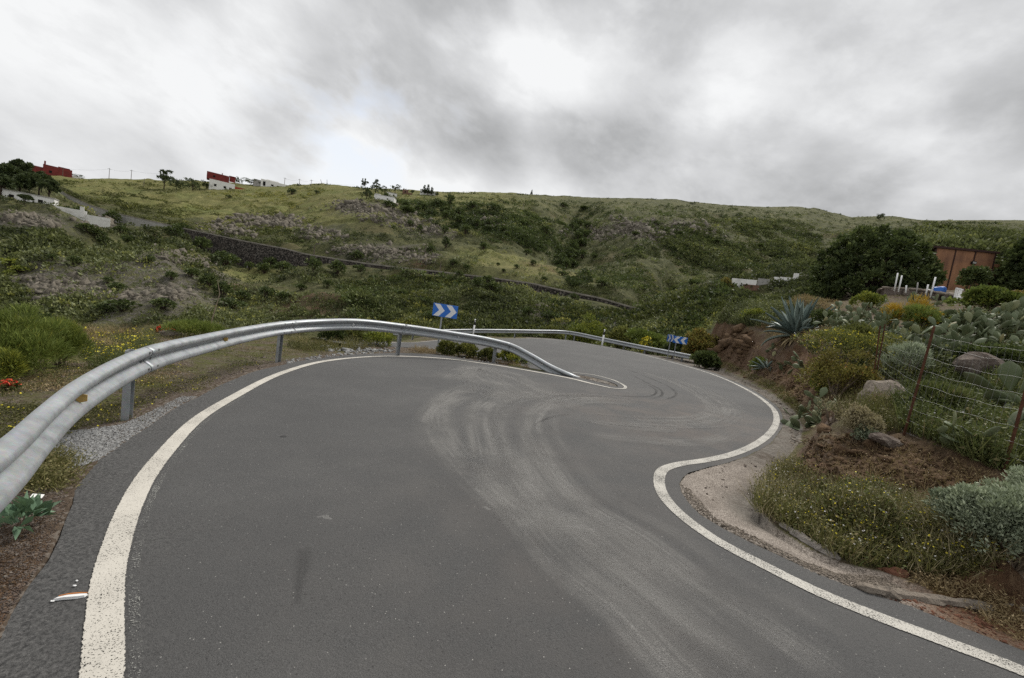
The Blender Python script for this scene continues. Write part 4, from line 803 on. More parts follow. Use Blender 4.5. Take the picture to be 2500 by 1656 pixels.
house('house', 'white ruined farmhouse with open doorways on the plateau right of the red one', 662, 456, [('wall', 1.2, 12.5, -2, 5.0, 0, 6, 'white'), ('side_wall', -6.8, 3.4, -2, 4.2, .6, 5, 'greywall'), ('roof_parapet', .5, 6., 3., .7, 1.5, 3, 'white'), ('end_wall', 7.4, 2.4, -2, 5., .8, 5, 'greywall'), ('door', -3.4, 1.2, -.4, 2.4, -.03, .12, 'dark'), win(.5, .4, 1.2, .9), win(3.2, .4, 1.0, .9), win(5., .4, .9, .9)], dref=230)
house('white_building', 'long low white shed on the edge of the headland', 937, 489, [('wall', 0, 9.0, -2.4, 4.4, 0, 5, 'white'), ('roof_step', -3.2, 2.4, 2., .6, 1, 2.4, 'white'), ('roof', 0, 9.2, 2.0, .15, -.1, 5.3, 'greywall'), win(1.6, .5, .7, .6)], 'shed', yaw=-.25, dref=190)
house('white_building', 'small white hut half hidden behind the long low shed', 956, 480, [('wall', 0, 5.0, -1.5, 3.2, 0, 4, 'white'), ('roof', 0, 5.3, 1.7, .2, -.15, 4.3, 'greywall'), win(.9, .5, .7, .6)], 'hut', dref=205)
house('house', 'pale house half hidden among conifers on the skyline', 1044, 476, [('wall', 0, 9.5, -2, 4.4, 0, 6, 'white'), ('roof', 0, 9.8, 2.4, .25, -.15, 6.3, 'greywall'), win(-2, .8, .9, .9), win(2, .8, .9, .9)], dref=260)
house('ruin', 'brown roofless ruin on the skyline left of the pale conifer house', 989, 474, [('wall', 0, 3.4, -1.5, 4.2, 0, 3, 'brownwall'), ('side_wall', 3.0, 2.6, -1.5, 2.8, .4, 3, 'brownwall'), win(0, .8, .8, .9)], 'ruin', dref=250)
house('house', 'long white house and stepped garden wall below the pine grove', 72, 493, [('wall', -1.2, 12.5, -3, 5.2, 0, 6, 'white'), ('side_wall', -10.2, 5.4, -3, 5.8, -.4, 6, 'greywall'), ('roof', -1.2, 12.8, 2.2, .25, -.2, 6.4, 'greywall'), ('door', -10.2, 1.5, -1., 2.6, -.43, .12, 'dark'), ('garden_wall', 8.6, 7.4, -3, 3.2, -.5, .4, 'white'), ('garden_wall', 15.0, 5.6, -4, 3.2, -.9, .4, 'white'), ('gate_pillar', 11.2, .9, -2, 3.4, -.8, .8, 'white'), win(2.2, .2, 1., 1.), win(-3.6, .2, 1., 1.)], yaw=-.18, dref=125)
house('ruin', 'low ruined white cottage walls on the spur left of the big round tree', 1858, 702, [('wall', -2.9, 4.1, -2, 3.0, 0, 3.5, 'white'), ('base_wall', -1.6, 2.6, -2, 2.05, -.25, .3, 'brownwall'), ('broken_wall', .2, 1.9, -2, 3.45, .6, .4, 'greywall'), ('broken_wall', 2.2, 1.0, -2, 3.95, .5, .4, 'white'), ('broken_wall', 3.6, 1.9, -2, 4.05, .8, .5, 'white'), ('broken_wall', 5.0, .8, -2, 4.95, 1.0, .5, 'white'), ('opening', 4.0, .6, .0, .9, .76, .1, 'dark')], 'ruin', dref=75)[0].location.z += .2
def pole(px, pyt, pyb, label, lean=0., cross=True):
    p = far(px, pyb); d = (p-CAM)@F; h = max((at(px, pyt, d)-p)[2], 3); root = empty('utility_pole', p, camyaw(p)); tag(root, label, 'utility pole', 'telegraph poles along the ridge')
    m = MB(); m.tube([(0, 0, -1), (lean*h, 0, h)], [.16, .11], 6); m.build('pole', MATS['wood'], root)
    if cross: m = MB(); m.box((lean*h, 0, h-.5), (1.5, .1, .12)); m.build('crossarm', MATS['wood'], root)
    return p+np.array([0, 0, h-.45])
pt = [pole(153,409,421,'short dark pole right behind the white annex of the red farm building'), pole(266,411,436,'tall wooden pole on the skyline, leftmost of the open ridge'), pole(320,415,438,'tall pole with crossarm on the skyline, second along the open ridge'), pole(405,421,442,'pole rising behind the dark bushes left of the red and white farmhouse')]
pt2 = [pole(694,434,450,'short pole beside the end of the white ruined farmhouse'), pole(730,437,455,'pole on the ridge just right of the white ruined farmhouse'), pole(759,439,455,'pole on the ridge, second to the right of the white ruined farmhouse')]
pole(351,436,456,'thin pole standing in the grass below the ridge line', 0, False); pole(788,442,452,'leaning pole on the rounded ridge top, tilted left', -.5, False); pole(799,441,451,'thin leaning pole beside the tilted one on the ridge top', -.15, False); pole(1276,496,514,'thin pole on the grassy shoulder above the central gully',0,False); pole(1037,598,622,'pale pole on the slope above the valley road near the lone dark bush',0,False); pole(1073,650,670,'thin pole at the edge of the valley road',0,False); pole(766,613,626,'short pole beside the valley road above the stone wall',0,False)
def wire(name, pts, label, sag=.8):
    m = MB()
    qs = []
    for a, b in zip(pts[:-1], pts[1:]):
        t = np.linspace(0, 1, 10)[:, None]; q = a*(1-t)+b*t; q[:, 2] -= 4*sag*(t*(1-t))[:, 0]; qs.append(q)
    m.tube(np.vstack(qs)+np.arange(sum(map(len, qs)))[:, None]*1e-4, .022, 4, False)
    o = m.build(name, MATS['cable']); tag(o, label, 'power line')
wire('overhead_wire', pt, 'overhead wire strung between the poles on the left ridge'); wire('overhead_wire', pt2+[at(866, 452, 275)], 'overhead wire running right from the poles beside the white ruin')
#NEXT2
# ------------------------------------------------------------------ scrub on the opposite slopes (one mass) and the shrubs one can tell apart
rng = np.random.default_rng(11)
def scrubmass(name, n, poly, rad, leaves, mat, seed, dens=None, L=.5, r0=22, squash=.75):
    rng = np.random.default_rng(seed); q = inpoly(poly, n, rng); P = hits(q[:, 0], q[:, 1], r0=r0, n=300); ok = ~np.isnan(P[:, 0]); P = P[ok]; q = q[ok]
    rD = np.interp(np.arctan2(P[:, 0], P[:, 1]), TH, LD[0]); r = np.hypot(P[:, 0], P[:, 1]); g0 = np.interp(np.arctan2(P[:, 0], P[:, 1]), TH, LG[0]); g2 = np.interp(np.arctan2(P[:, 0], P[:, 1]), TH, LG2[0])
    keep = (r > rD+2) & ~((r > g0-7.) & (r < g2+.8) & (q[:, 0] < 1540))
    if dens is not None: keep &= rng.uniform(size=len(P)) < dens(q, P)
    P = P[keep]; N = len(P); R_ = rng.uniform(*rad, N)*(1+.5*fbm(P[:, 0]/15, P[:, 1]/15, 2, seed))*(.55+.45*np.clip(np.hypot(P[:, 0], P[:, 1])/110, .3, 2.2))
    i = np.repeat(np.arange(N), leaves); u = norm(rng.normal(size=(len(i), 3))); u[:, 2] = np.abs(u[:, 2])
    B = P[i]+u*(R_[i]*rng.uniform(.55, 1., len(i)))[:, None]*np.array([1, 1, squash])-np.array([0, 0, .08])
    V, Q = leafquads(B, u+rng.normal(size=(len(i), 3))*.7+np.array([0, 0, .3]), R_[i]*L*rng.uniform(.6, 1.3, len(i)), R_[i]*L*.62*rng.uniform(.6, 1.3, len(i)), rng)
    cv = np.clip(.44+.85*fbm(P[:, 0]/22, P[:, 1]/22, 3, seed+2)+rng.normal(size=N)*.19, 0, 1); o = mk(name, V, Q, MATS[mat], None, dict(v=np.repeat(np.clip(cv[i]+rng.normal(size=len(i))*.08, 0, 1), 4))); o['kind'] = 'stuff'; return o
SLOPE = [(-60,470),(120,470),(330,540),(470,555),(700,500),(840,480),(1100,480),(1700,505),(2000,520),(2500,550),(2560,640),(2100,760),(1900,800),(1760,790),(1650,870),(1450,850),(1200,830),(900,830),(740,815),(300,800),(-60,810)]
def dens(q, P):
    x, y = q[:, 0], q[:, 1]; d = np.where(x > 950, .95, .75)
    d = np.where((x < 900) & (y < 560), .12, d); d = np.where((x < 560) & (y > 560), .95, d); d = np.where((x > 500) & (x < 900) & (y > 650) & (y < 790), .6, d)
    for cx, cy, rx, ry in ((1330,655,120,45),(1240,650,80,40),(600,680,60,30),(790,735,60,35),(1120,600,60,30)): d = np.where(((x-cx)/rx)**2+((y-cy)/ry)**2 < 1, .16, d)
    for a, b, s, w_ in OUTC: d = np.where(((x-a)/(w_*1.3))**2+((y-b)/(w_*.4))**2 < 1, d*.6, d)
    return d*np.clip(.55+2.2*fbm(P[:, 0]/9, P[:, 1]/9, 2, 5), .05, 1)
scrubmass('hillside_scrub', 40000, SLOPE, (.45, 1.05), 20, 'f_scrub', 3, dens)
RIGHTSLOPE = [(1000,500),(1400,490),(1700,505),(2000,520),(2000,660),(1800,690),(1660,860),(1450,840),(1200,820),(900,820),(820,700),(1000,660),(1500,760),(1560,740),(1360,640),(1100,560)]
scrubmass('hillside_scrub', 9000, RIGHTSLOPE, (.6, 1.3), 20, 'f_dark', 4, lambda q, P: np.clip(.5+2.5*fbm(P[:, 0]/14, P[:, 1]/14, 2, 8), 0, 1)*.7)
scrubmass('hillside_scrub', 2600, [(820,700),(1000,670),(1500,760),(1660,720),(1760,700),(1780,760),(1650,850),(1200,820),(860,800)], (.7, 1.1), 26, 'f_olive', 6, lambda q, P: np.clip(.3+3*fbm(P[:, 0]/10, P[:, 1]/10, 2, 18), 0, 1))
scrubmass('hillside_scrub', 1500, [(2230,560),(2520,572),(2560,680),(2260,640)], (.9, 1.7), 40, 'f_scrub', 9, None, .4, 45)
scrubmass('hillside_scrub', 3600, [(960,492),(1100,492),(1300,520),(1400,560),(1440,690),(1400,700),(1330,620),(1200,575),(1080,560)], (.7, 1.3), 20, 'f_dark', 14, lambda q, P: np.clip(.55+2.2*fbm(P[:, 0]/11, P[:, 1]/11, 2, 8), .1, 1))
scrubmass('hillside_scrub', 3000, [(1560,560),(1800,535),(2000,545),(2000,650),(1800,690),(1680,640)], (.8, 1.6), 20, 'f_scrub', 15, lambda q, P: np.clip(.6+2.2*fbm(P[:, 0]/14, P[:, 1]/14, 2, 8), .1, 1))
# low dry grass tufts on the plateau
scrubmass('hillside_grass', 7000, [(130,440),(400,445),(840,462),(1300,480),(1300,500),(860,500),(700,575),(470,590),(330,540),(150,470)], (.35, .8), 12, 'f_olive', 12, lambda q, P: np.clip(.35+2.4*fbm(P[:, 0]/12, P[:, 1]/6, 2, 3), 0, 1), .55, 22, .45)
PROTO = {}
def slope_shrub(px, py, wpx, hpx, mat='dark', label=None, name='shrub', grp='shrubs dotting the opposite slope', cat='shrub'):
    p = far(px, py+hpx*.45)
    if np.isnan(p[0]): return
    d = (p-CAM)@F; key = (mat, rng.integers(0, 3))
    if key not in PROTO:
        r_ = np.random.default_rng(hash(mat) % 97+int(key[1])); r_ = np.random.default_rng(sum(map(ord, mat))+int(key[1])); bl = lobes(1, 1, 1.5, 8, r_, .48); V, Q, v = blobleaves(bl, 420, .26, .17, r_, .3, .9, .2, 8); t = empty(name, p); f_ = mk('foliage', V, Q, MATS['f_'+mat], t, dict(v=v)); s_ = stems(bl, r_, .05, 4).build('stem', MATS['bark'], t); PROTO[key] = (f_, s_)
    else:
        t = empty(name, p)
        for c_ in PROTO[key]: c2 = c_.copy(); COL.objects.link(c2); c2.parent = t
    sx = wpx*d/1000/2; sz = hpx*d/1000/1.75; t.scale = (sx, sx, sz); t.location = p-np.array([0, 0, sz*.12]); t.rotation_euler = (0, 0, rng.uniform(0, 6.28)); tag(t, label, cat, grp)
lowl = 'dark green shrub dotting the slope below the stone retaining wall'; upl = 'dark green shrub dotting the slope above the valley road'; rockl = 'dark shrub growing among the pale rocks of the left slope'
for x, y, w_, h in [(255,588,34,22),(190,516,40,26),(272,528,34,34),(365,632,26,22),(495,596,50,44),(548,632,60,40),(540,625,40,30),(180,634,32,24),(130,628,26,20),(420,672,34,24),(465,664,40,26),(510,684,44,40),(545,706,48,44),(262,683,30,18),(430,565,34,34),(445,556,40,24),(298,562,36,26),(318,586,40,28),(210,555,46,26),(235,570,40,28),(285,700,40,26)]: slope_shrub(x, y, w_, h, 'dark', rockl if x < 470 else lowl)
for x, y, w_, h in [(610,648,30,22),(645,654,46,30),(690,652,52,34),(660,640,40,30),(765,645,44,40),(820,652,46,40),(650,712,46,30),(690,722,40,26),(800,692,26,26),(735,700,30,18),(590,720,40,28),(560,740,60,30),(300,745,70,34),(395,740,60,30),(250,752,46,26),(880,655,30,22),(1165,690,40,34),(1200,700,46,30),(1120,668,24,18),(1190,682,36,26),(1040,735,34,22),(980,715,30,20),(1400,725,30,20),(1290,760,40,26),(1340,770,40,26),(1050,770,40,24),(900,740,30,22)]: slope_shrub(x, y, w_, h, 'dark', lowl)
for x, y, w_, h in [(870,622,34,26),(1050,608,30,20),(1025,557,16,20),(1085,560,24,24),(1000,545,20,18),(1105,640,26,18),(1140,652,24,16),(1180,600,30,20),(1230,560,34,24),(1280,545,30,22),(1330,560,30,24),(1395,600,36,30),(1410,575,30,24),(1420,620,30,26),(1365,610,26,22),(1285,615,24,18),(1300,640,20,14),(1260,650,16,12),(1230,660,14,10),(1215,645,14,10),(1330,680,20,12),(1450,625,24,14),(1550,570,26,12),(1600,545,24,12),(1660,570,20,14),(1690,690,30,20),(1470,690,34,20),(1570,700,30,16),(1750,590,26,14),(1850,600,30,16),(1900,630,26,16),(1400,645,24,18),(1150,540,30,20),(1180,520,30,18),(960,555,16,10),(735,590,14,8),(1375,500,26,12),(1425,508,40,9),(650,560,12,9),(420,590,20,10),(560,480,14,8)]: slope_shrub(x, y, w_, h, 'dark', upl)
for x, y, w_, h in [(25,640,44,24),(50,655,40,20),(20,665,30,16),(120,643,16,9)]: slope_shrub(x, y, w_, h, 'lime', 'bright yellow green spurge clump on the left slope', 'spurge_bush', 'yellow green spurge clumps on the left slope')
for k in range(46):
    t_ = rng.uniform(); gx, gy = (1425-50*t_+rng.normal()*16, 540+130*t_) if k < 20 else (960+300*t_+rng.normal()*14, 492+70*t_+rng.normal()*14)
    slope_shrub(gx, gy, rng.uniform(18, 40), rng.uniform(14, 30), 'dark', upl)
slope_shrub(1088, 592, 26, 28, 'pine', 'single very dark round bush standing on the bare grassy shoulder mid slope', 'shrub', 'lone slope bushes')
slope_shrub(1772, 692, 34, 26, 'rusty', 'brownish bush against the left end of the ruined cottage', 'shrub', 'lone slope bushes'); slope_shrub(713, 467, 20, 18, 'pine', 'dark round bush on the plateau below the poles', 'shrub', 'lone slope bushes')
slope_shrub(773, 469, 14, 10, 'pine', 'small dark bush on the plateau right of the round one', 'shrub', 'lone slope bushes')
# trees on the ridge
def tree(name, label, px, pyb, wpx, hpx, mat, seed, group, kind='round', depth=None, n=1500, base=None):
    rng = np.random.default_rng(seed); p = base if base is not None else (far(px, pyb) if depth is None else at(px, pyb, depth)); d = (p-CAM)@F; w_ = wpx*d/1000/2; h = hpx*d/1000; t = empty(name, p); tag(t, label, 'tree', group)
    bl = []
    if kind == 'conifer':
        for k in range(7): f = k/6; bl.append((np.array([rng.normal()*w_*.12, rng.normal()*w_*.12, h*(.28+.68*f)]), np.array([w_*(1.05-.85*f), w_*(1.05-.85*f), h*.10])))
    elif kind == 'open':
        for k in range(9): a = rng.uniform(0, 6.28); q = rng.uniform(.2, .75); bl.append((np.array([math.cos(a)*w_*q, math.sin(a)*w_*q, h*rng.uniform(.5, .9)]), np.array([w_*.34, w_*.34, h*.13])))
    elif kind == 'bush':
        for k in range(12): a = rng.uniform(0, 6.28); q = rng.uniform(.1, .75); bl.append((np.array([math.cos(a)*w_*q, math.sin(a)*w_*q, h*rng.uniform(.12, .8-.45*q)]), np.array([w_*.36, w_*.36, h*.26])))
    else:
        for k in range(10): a = rng.uniform(0, 6.28); q = rng.uniform(.1, .7); bl.append((np.array([math.cos(a)*w_*q, math.sin(a)*w_*q, h*(.42+.42*(1-q)*rng.uniform(.5, 1.2))]), np.array([w_*.45, w_*.45, h*.20])))
    s = max(h, w_)*.055; V, Q, v = blobleaves(bl, n, s*1.5, s*.9, rng, .2, 1., .2, 7); mk('crown', V, Q, MATS['f_'+mat], t, dict(v=v))
    m = MB(); m.tube([(0, 0, -.6), (rng.normal()*.04*h, 0, h*.4), (0, rng.normal()*.03*h, h*.85)], [h*.035, h*.025, h*.008], 7)
    for c, R_ in bl: m.tube([(0, 0, h*rng.uniform(.2, .45)), c*np.array([.5, .5, .85]), c], [h*.014, h*.010, h*.004], 4)
    m.build('trunk', MATS['bark'], t, True); return t
G1 = 'dark pines of the grove at the left edge'
for x, yb, w_, h, lb, k in [(14,470,70,66,'dark pine at the left frame edge, tallest crown of the grove','round'),(62,462,50,66,'dark pine whose top stands up beside the red farm building','open'),(95,478,56,56,'wide dark pine at the right end of the grove','round'),(48,484,46,56,'dark pine in front of the white house wall, second from the frame edge','round'),(118,490,40,50,'spreading pine with low branches in front of the white garden wall','open'),(60,500,34,26,'low dark pine crown hanging over the white garden wall','round'),(0,484,50,60,'dark pine cut by the frame edge below the tallest crown','round'),(70,480,56,58,'dark pine in the middle of the grove behind the wall','round'),(100,470,44,50,'narrower dark pine behind the right end of the grove','round'),(28,448,60,40,'dark pine crown behind the grove, just left of the red farm building','round')]: tree('pine_tree', lb, x, yb, w_, h, 'pine', int(x)+7, G1, k, n=4200)
G2_ = 'trees and bushes along the skyline'
for a in [(400,462,36,46,'open grey green tree standing above the dark bushes left of the red and white farmhouse','open'),(430,463,52,32,'rounded dark bush right of the open tree on the ridge','bush'),(470,465,56,34,'broad dark bush left of the red and white farmhouse','bush'),(505,462,30,24,'dark bush touching the red and white farmhouse wall','bush'),(581,441,26,18,'dark tree on the skyline behind the red tower','bush'),(618,447,52,14,'low dark thicket between the red and white farmhouses','bush'),(188,429,30,12,'low dark bush right of the red farm annex','bush'),(888,463,24,24,'pale airy pine left of the headland trees','open'),(895,486,34,30,'dark tree left of the long low white shed','bush'),(916,474,30,34,'pointed dark tree behind the long low white shed','conifer'),(938,473,36,18,'rounded dark trees behind the small white hut','bush'),(964,472,26,20,'umbrella shaped dark pine right of the small white hut','open'),(1006,476,12,12,'small round tree between the brown ruin and the pale house','round'),(1034,476,12,22,'slim conifer left of the pale skyline house','conifer'),(1043,477,10,24,'slim conifer, tallest beside the pale skyline house','conifer'),(1053,478,11,19,'slim conifer right of the pale skyline house','conifer'),(1065,479,14,13,'round bush at the right end of the skyline conifers','bush'),(2147,537,22,19,'lone round tree in the saddle of the right ridge','bush'),(1297,478,6,13,'tiny pointed tree on the central skyline','conifer'),(1690,500,20,7,'low bush on the skyline right of centre','bush')]: tree('tree', a[4], a[0], a[1], a[2], a[3], 'pine', int(a[0]), G2_, a[5], n=900)
xs_ = rng.uniform(700, 2450, 150); ys_ = np.interp(xs_, [0,207,385,515,700,792,866,970,1088,1300,1496,1644,1777,1900,2007,2081,2179,2273,2500], [428,431,440,443,453,450,458,465,471,475,484,487,503,507,512,531,528,543,545])+1.5
pp = hits(xs_, ys_, r0=100); pp = pp[~np.isnan(pp[:, 0])]; i_ = np.repeat(np.arange(len(pp)), 22); u_ = norm(rng.normal(size=(len(i_), 3))); u_[:, 2] = np.abs(u_[:, 2]); rs_ = rng.uniform(.4, 1.5, len(pp))[i_][:, None]; V, Q = leafquads(pp[i_]-np.array([0, 0, .5])+u_*rs_*rng.uniform(.1, 1, (len(i_), 1))*np.array([1.8, 1.8, 1.]), u_, rs_[:, 0]*.75, rs_[:, 0]*.5, rng); mk('skyline_scrub', V, Q, MATS['f_pine'], None, dict(v=rng.uniform(.2, .8, len(V))))['kind'] = 'stuff'
# rock ledges on the slopes
_ov, _oq, _on = [], [], 0
for k, (a, b, s_, w_) in enumerate(OUTC):
    r_ = np.random.default_rng(100+k); n_ = int(200+w_*8); qx = a+r_.normal(size=n_)*w_*.55; qy = b+r_.normal(size=n_)*w_*.13+.10*(qx-a); P = hits(qx, qy, r0=24); ok = ~np.isnan(P[:, 0]); P = P[ok]; P = P[(np.linalg.norm(P-np.median(P, 0), axis=1) < 30) & (np.hypot(P[:, 0], P[:, 1]) > 24)]
    g0 = np.interp(np.arctan2(P[:, 0], P[:, 1]), TH, LG[0]); r2 = np.hypot(P[:, 0], P[:, 1]); P = P[~((r2 > g0-1.8) & (r2 < g0+7))]
    sc = np.clip(r_.lognormal(-.85, .6, len(P)), .15, 1.9)*np.clip(np.median(np.hypot(P[:, 0], P[:, 1]))/105, .5, 2.4)
    V, Q = rockpile(P-np.array([0, 0, .12]), sc, r_, 1.3); _ov.append(V); _oq.append(Q+_on); _on += len(V)
mk('slope_rocks', np.vstack(_ov), np.vstack(_oq), MATS['rock_far'])['kind'] = 'stuff'

# ------------------------------------------------------------------ right bank: rocks, cacti, agave, shrubs, fence
def pads(bases, n, L, rng, spread=.25, updir=(0, 0, 1), tilt=.55):
    """prickly pear: obovate pads growing out of one another's rims"""
    nu, nv = 10, 6; th = np.linspace(0, 2*math.pi, nu, endpoint=False); Vs, Qs, vs = [], [], []; plist = []
    for b in bases:
        for k in range(rng.integers(1, 4)):
            d = norm(np.array(updir)+rng.normal(size=3)*tilt); plist.append((np.array(b)+rng.normal(size=3)*np.array([spread, spread, .02]), d, L*rng.uniform(.8, 1.2), 0))
    i = 0; cnt = 0; out = []
    while i < len(plist) and len(out) < n:
        p, d, l, lev = plist[i]; i += 1; q = rng.normal(size=3); b = norm(q-d*(q@d)); c = np.cross(d, b); out.append((p, d, b, c, l))
        for k in range(rng.choice([0, 1, 2, 3], p=[.12, .33, .38, .17]) if lev < 4 else 0):
            a = rng.normal()*.75; e = p+d*l*(.55+.42*math.cos(a))+b*l*.36*math.sin(a); nd = norm(d*.7*math.cos(a)+b*math.sin(a)+rng.normal(size=3)*.42+np.array(updir)*.35); plist.append((e, nd, l*rng.uniform(.8, 1.08), lev+1))
        if i == len(plist) and len(out) < n: b0 = bases[rng.integers(len(bases))]; plist.append((np.array(b0)+rng.normal(size=3)*np.array([spread, spread, .02]), norm(np.array(updir)+rng.normal(size=3)*tilt), L*rng.uniform(.8, 1.2), 0))
    for p, d, b, c, l in out:
        s = np.linspace(0, 1, nv+1); prof = np.array([.10, .36, .62, .82, .88, .68, .06])*.32; bend = rng.normal()*.12
        ring = p+d[None]*(s*l)[:, None]+c[None]*(bend*l*s*s)[:, None]; V = ring[:, None]+b[None, None]*(np.cos(th)[None]*prof[:, None]*l)[..., None]+c[None, None]*(np.sin(th)[None]*(prof[:, None]*.20+.004)*l)[..., None]
        idx = np.arange((nv+1)*nu).reshape(nv+1, nu); j2 = np.roll(idx, -1, 1); Q = np.stack([idx[:-1], j2[:-1], j2[1:], idx[1:]], -1).reshape(-1, 4); Qs.append(Q+sum(map(len, Vs))); Vs.append(V.reshape(-1, 3)); vs.append(np.full((nv+1)*nu, np.clip(.5+rng.normal()*.22, 0, 1)))
    return np.vstack(Vs), np.vstack(Qs), np.concatenate(vs)
GC = 'prickly pear cacti on the right bank'
def cactus(px, py, wpx, n, L, label, seed, updir=(0, 0, 1), tilt=.55, nb=5, d=None):
    r_ = np.random.default_rng(seed); p = hit1(px, py) if d is None else snap(px, py, d); dd = (p-CAM)@F; w_ = wpx*dd/1000/2; bs = []
    for k in range(nb): x, y = p[0]+r_.uniform(-1, 1)*w_*.8, p[1]+r_.uniform(-1, 1)*w_*.7; bs.append((x-p[0], y-p[1], gz(x, y)-p[2]-.03))
    V, Q, v = pads(bs, n, L, r_, w_*.15, updir, tilt); o = mk('prickly_pear', V, Q, MATS['cactus'], None, dict(v=v), True, loc=p); return tag(o, label, 'cactus', GC)
for a in [(2062,800,90,34,.36,'prickly pear thicket between the agave and the orange flowered fennel'),(2112,805,90,34,.36,'prickly pear just left of the orange fennel sprays'),(2165,785,80,30,.36,'prickly pear thicket right below the stone wall with white pipes'),(2230,745,100,26,.34,'prickly pear at the foot of the white pipes'),(2085,770,80,26,.34,'prickly pear beside the lime spurge under the big round tree'),(2020,775,70,16,.3,'small prickly pear at the left end of the thicket'),
 (2130,838,90,24,.34,'prickly pear in front of the withered orange fennel'),(2010,812,70,20,.30,'prickly pear just right of the big agave'),(2185,825,90,26,.34,'prickly pear between the orange fennel and the double fence post'),
 (2200,855,70,22,.34,'prickly pear standing behind the two leaning fence posts'),(2240,880,80,30,.34,'pale prickly pear behind the first wire mesh panel'),(2300,862,100,34,.36,'prickly pear left of the far boulder behind the mesh'),(2345,850,90,36,.38,'large prickly pear right above the far boulder'),(2300,800,90,30,.36,'prickly pear between the dark fennel and the shed'),(2380,830,100,44,.40,'biggest spreading prickly pear right of the second fence post'),(2430,815,90,40,.40,'tall prickly pear below the rusty shed'),(2480,800,90,36,.38,'prickly pear at the right frame edge beneath the shed'),(2450,860,80,22,.34,'low prickly pear at the right edge above the flat rock'),(2360,795,80,26,.38,'prickly pear with upright pads in front of the green bush')]: cactus(a[0], a[1], a[2], int(a[3]*2.3), a[4]*.82, a[5], int(a[0]+a[1]), nb=11, tilt=.75)
cactus(2478, 1020, 90, 16, .42, 'near prickly pear with long horizontal pads behind the mesh at right', 5, (-.9, -.2, .55), .45, 3); cactus(2375, 1105, 60, 13, .24, 'young bright prickly pear at the foot of the mesh fence', 8, nb=3); cactus(2490, 1095, 70, 18, .28, 'dark prickly pear between fence post and right frame edge', 9, nb=3)
cactus(1985, 1040, 50, 34, .26, 'dark prickly pear hanging over the concrete gutter at the bend', 13, (-.75, -.35, .35), .6, 6); cactus(1958, 945, 40, 8, .30, 'small prickly pear jutting from the red soil left of the rusty shrub', 14, (-.8, -.3, .5), .5, 1); cactus(1882, 858, 60, 14, .26, 'drooping prickly pear hanging under the agave', 15, (-.3, -.6, -.5), .6, 3); cactus(1925, 890, 36, 7, .26, 'withered little prickly pear on the bare red soil', 16, (-.2, -.5, .1), .7, 2)
# agave
pa = snap(1942, 826, 17.6); root = empty('agave', pa); tag(root, 'big blue grey agave rosette on top of the red soil bank', 'agave')
def agave(parent, n, L, w_, rng, mat, name, lo, hi, z0=.1):
    Vs, Qs, vs = [], [], []; off = 0
    for k in range(n):
        a = k*2.39996+rng.normal()*.15; el = lo+(hi-lo)*(k/n)+rng.normal()*.10; l = L*rng.uniform(.75, 1.1); s = np.linspace(0, 1, 9); bendr = rng.uniform(.1, .8)*(1.2-el)
        ang = el-bendr*s*s; r_ = np.cumsum(np.cos(ang))/9*l; z = z0+np.cumsum(np.sin(ang))/9*l; wd = w_*np.array([.7, .85, .95, 1, .95, .82, .6, .32, .02])*.5; t = np.array([math.cos(a), math.sin(a), 0]); sd_ = np.array([-math.sin(a), math.cos(a), 0])
        cen = t[None]*(r_+.06)[:, None]+np.array([0, 0, 1.])*z[:, None]; nr_ = np.stack([-np.sin(ang)[:, None]*t[None], ], 0)[0]+np.array([0, 0, 1.])*np.cos(ang)[:, None]
        V = np.stack([cen-sd_*wd[:, None]+nr_*wd[:, None]*.45, cen-nr_*.012, cen+sd_*wd[:, None]+nr_*wd[:, None]*.45, cen-nr_*(.03+wd[:, None]*.25)], 1); idx = np.arange(36).reshape(9, 4); j2 = np.roll(idx, -1, 1); Qs.append(np.stack([idx[:-1], j2[:-1], j2[1:], idx[1:]], -1).reshape(-1, 4)+off); off += 36; Vs.append(V.reshape(-1, 3)); vs.append(np.full(36, np.clip(.5+rng.normal()*.22, 0, 1)))
    return mk(name, np.vstack(Vs), np.vstack(Qs), mat, parent, dict(v=np.concatenate(vs)), True)
r_ = np.random.default_rng(3); agave(root, 46, 1.75, .23, r_, MATS['agave'], 'rosette', -.05, 1.3); agave(root, 30, .9, .10, r_, MATS['f_dry'], 'dead_leaves', -.95, -.1, .02)
r_ = np.random.default_rng(5); root2 = empty('agave', snap(1885, 838, 17.4)); tag(root2, 'small half dead agave at the left foot of the big one', 'agave'); agave(root2, 16, .7, .10, r_, MATS['agave'], 'rosette', -.3, .9)
# shrubs of the bank
def pshrub(name, label, px, py, wpx, hpx, mat, seed, n, L, Wd, d=None, cat='shrub', flowers=None, group='shrubs on the right bank', depthk=1., up=.35, k=9, clump=12, small=.5, tall=False):
    p = hit1(px, py) if d is None else snap(px, py, d); dd = (p-CAM)@F; rx = wpx*dd/1000/2; rz = (hpx*dd/1000 if not tall else (at(px, py-hpx, d)-p)[2])/1.02; return bush(name, label, p, (rx, rx*depthk, rz), n, L, Wd, 'f_'+mat, seed, cat, group, k, flowers=flowers, up=up, clump=clump, small=small)
pshrub('shrub', 'rounded reddish and green leafed shrub at the edge of the bend beside the boulder', 2040, 968, 185, 125, 'rusty', 1, 7500, .05, .034)
pshrub('shrub', 'bright lime shrub hanging at the left side of the reddish one', 1992, 985, 56, 105, 'lime', 2, 2600, .05, .034)
pshrub('shrub', 'pale yellow flowered shrub spread on the bank below the prickly pears', 2062, 890, 180, 90, 'olive', 3, 5200, .06, .03, flowers=('f_yellow', 420, .03))
pshrub('shrub', 'lime leafy shrub between the agave and the leaning fence posts', 2100, 845, 110, 60, 'olive', 31, 2600, .07, .035)
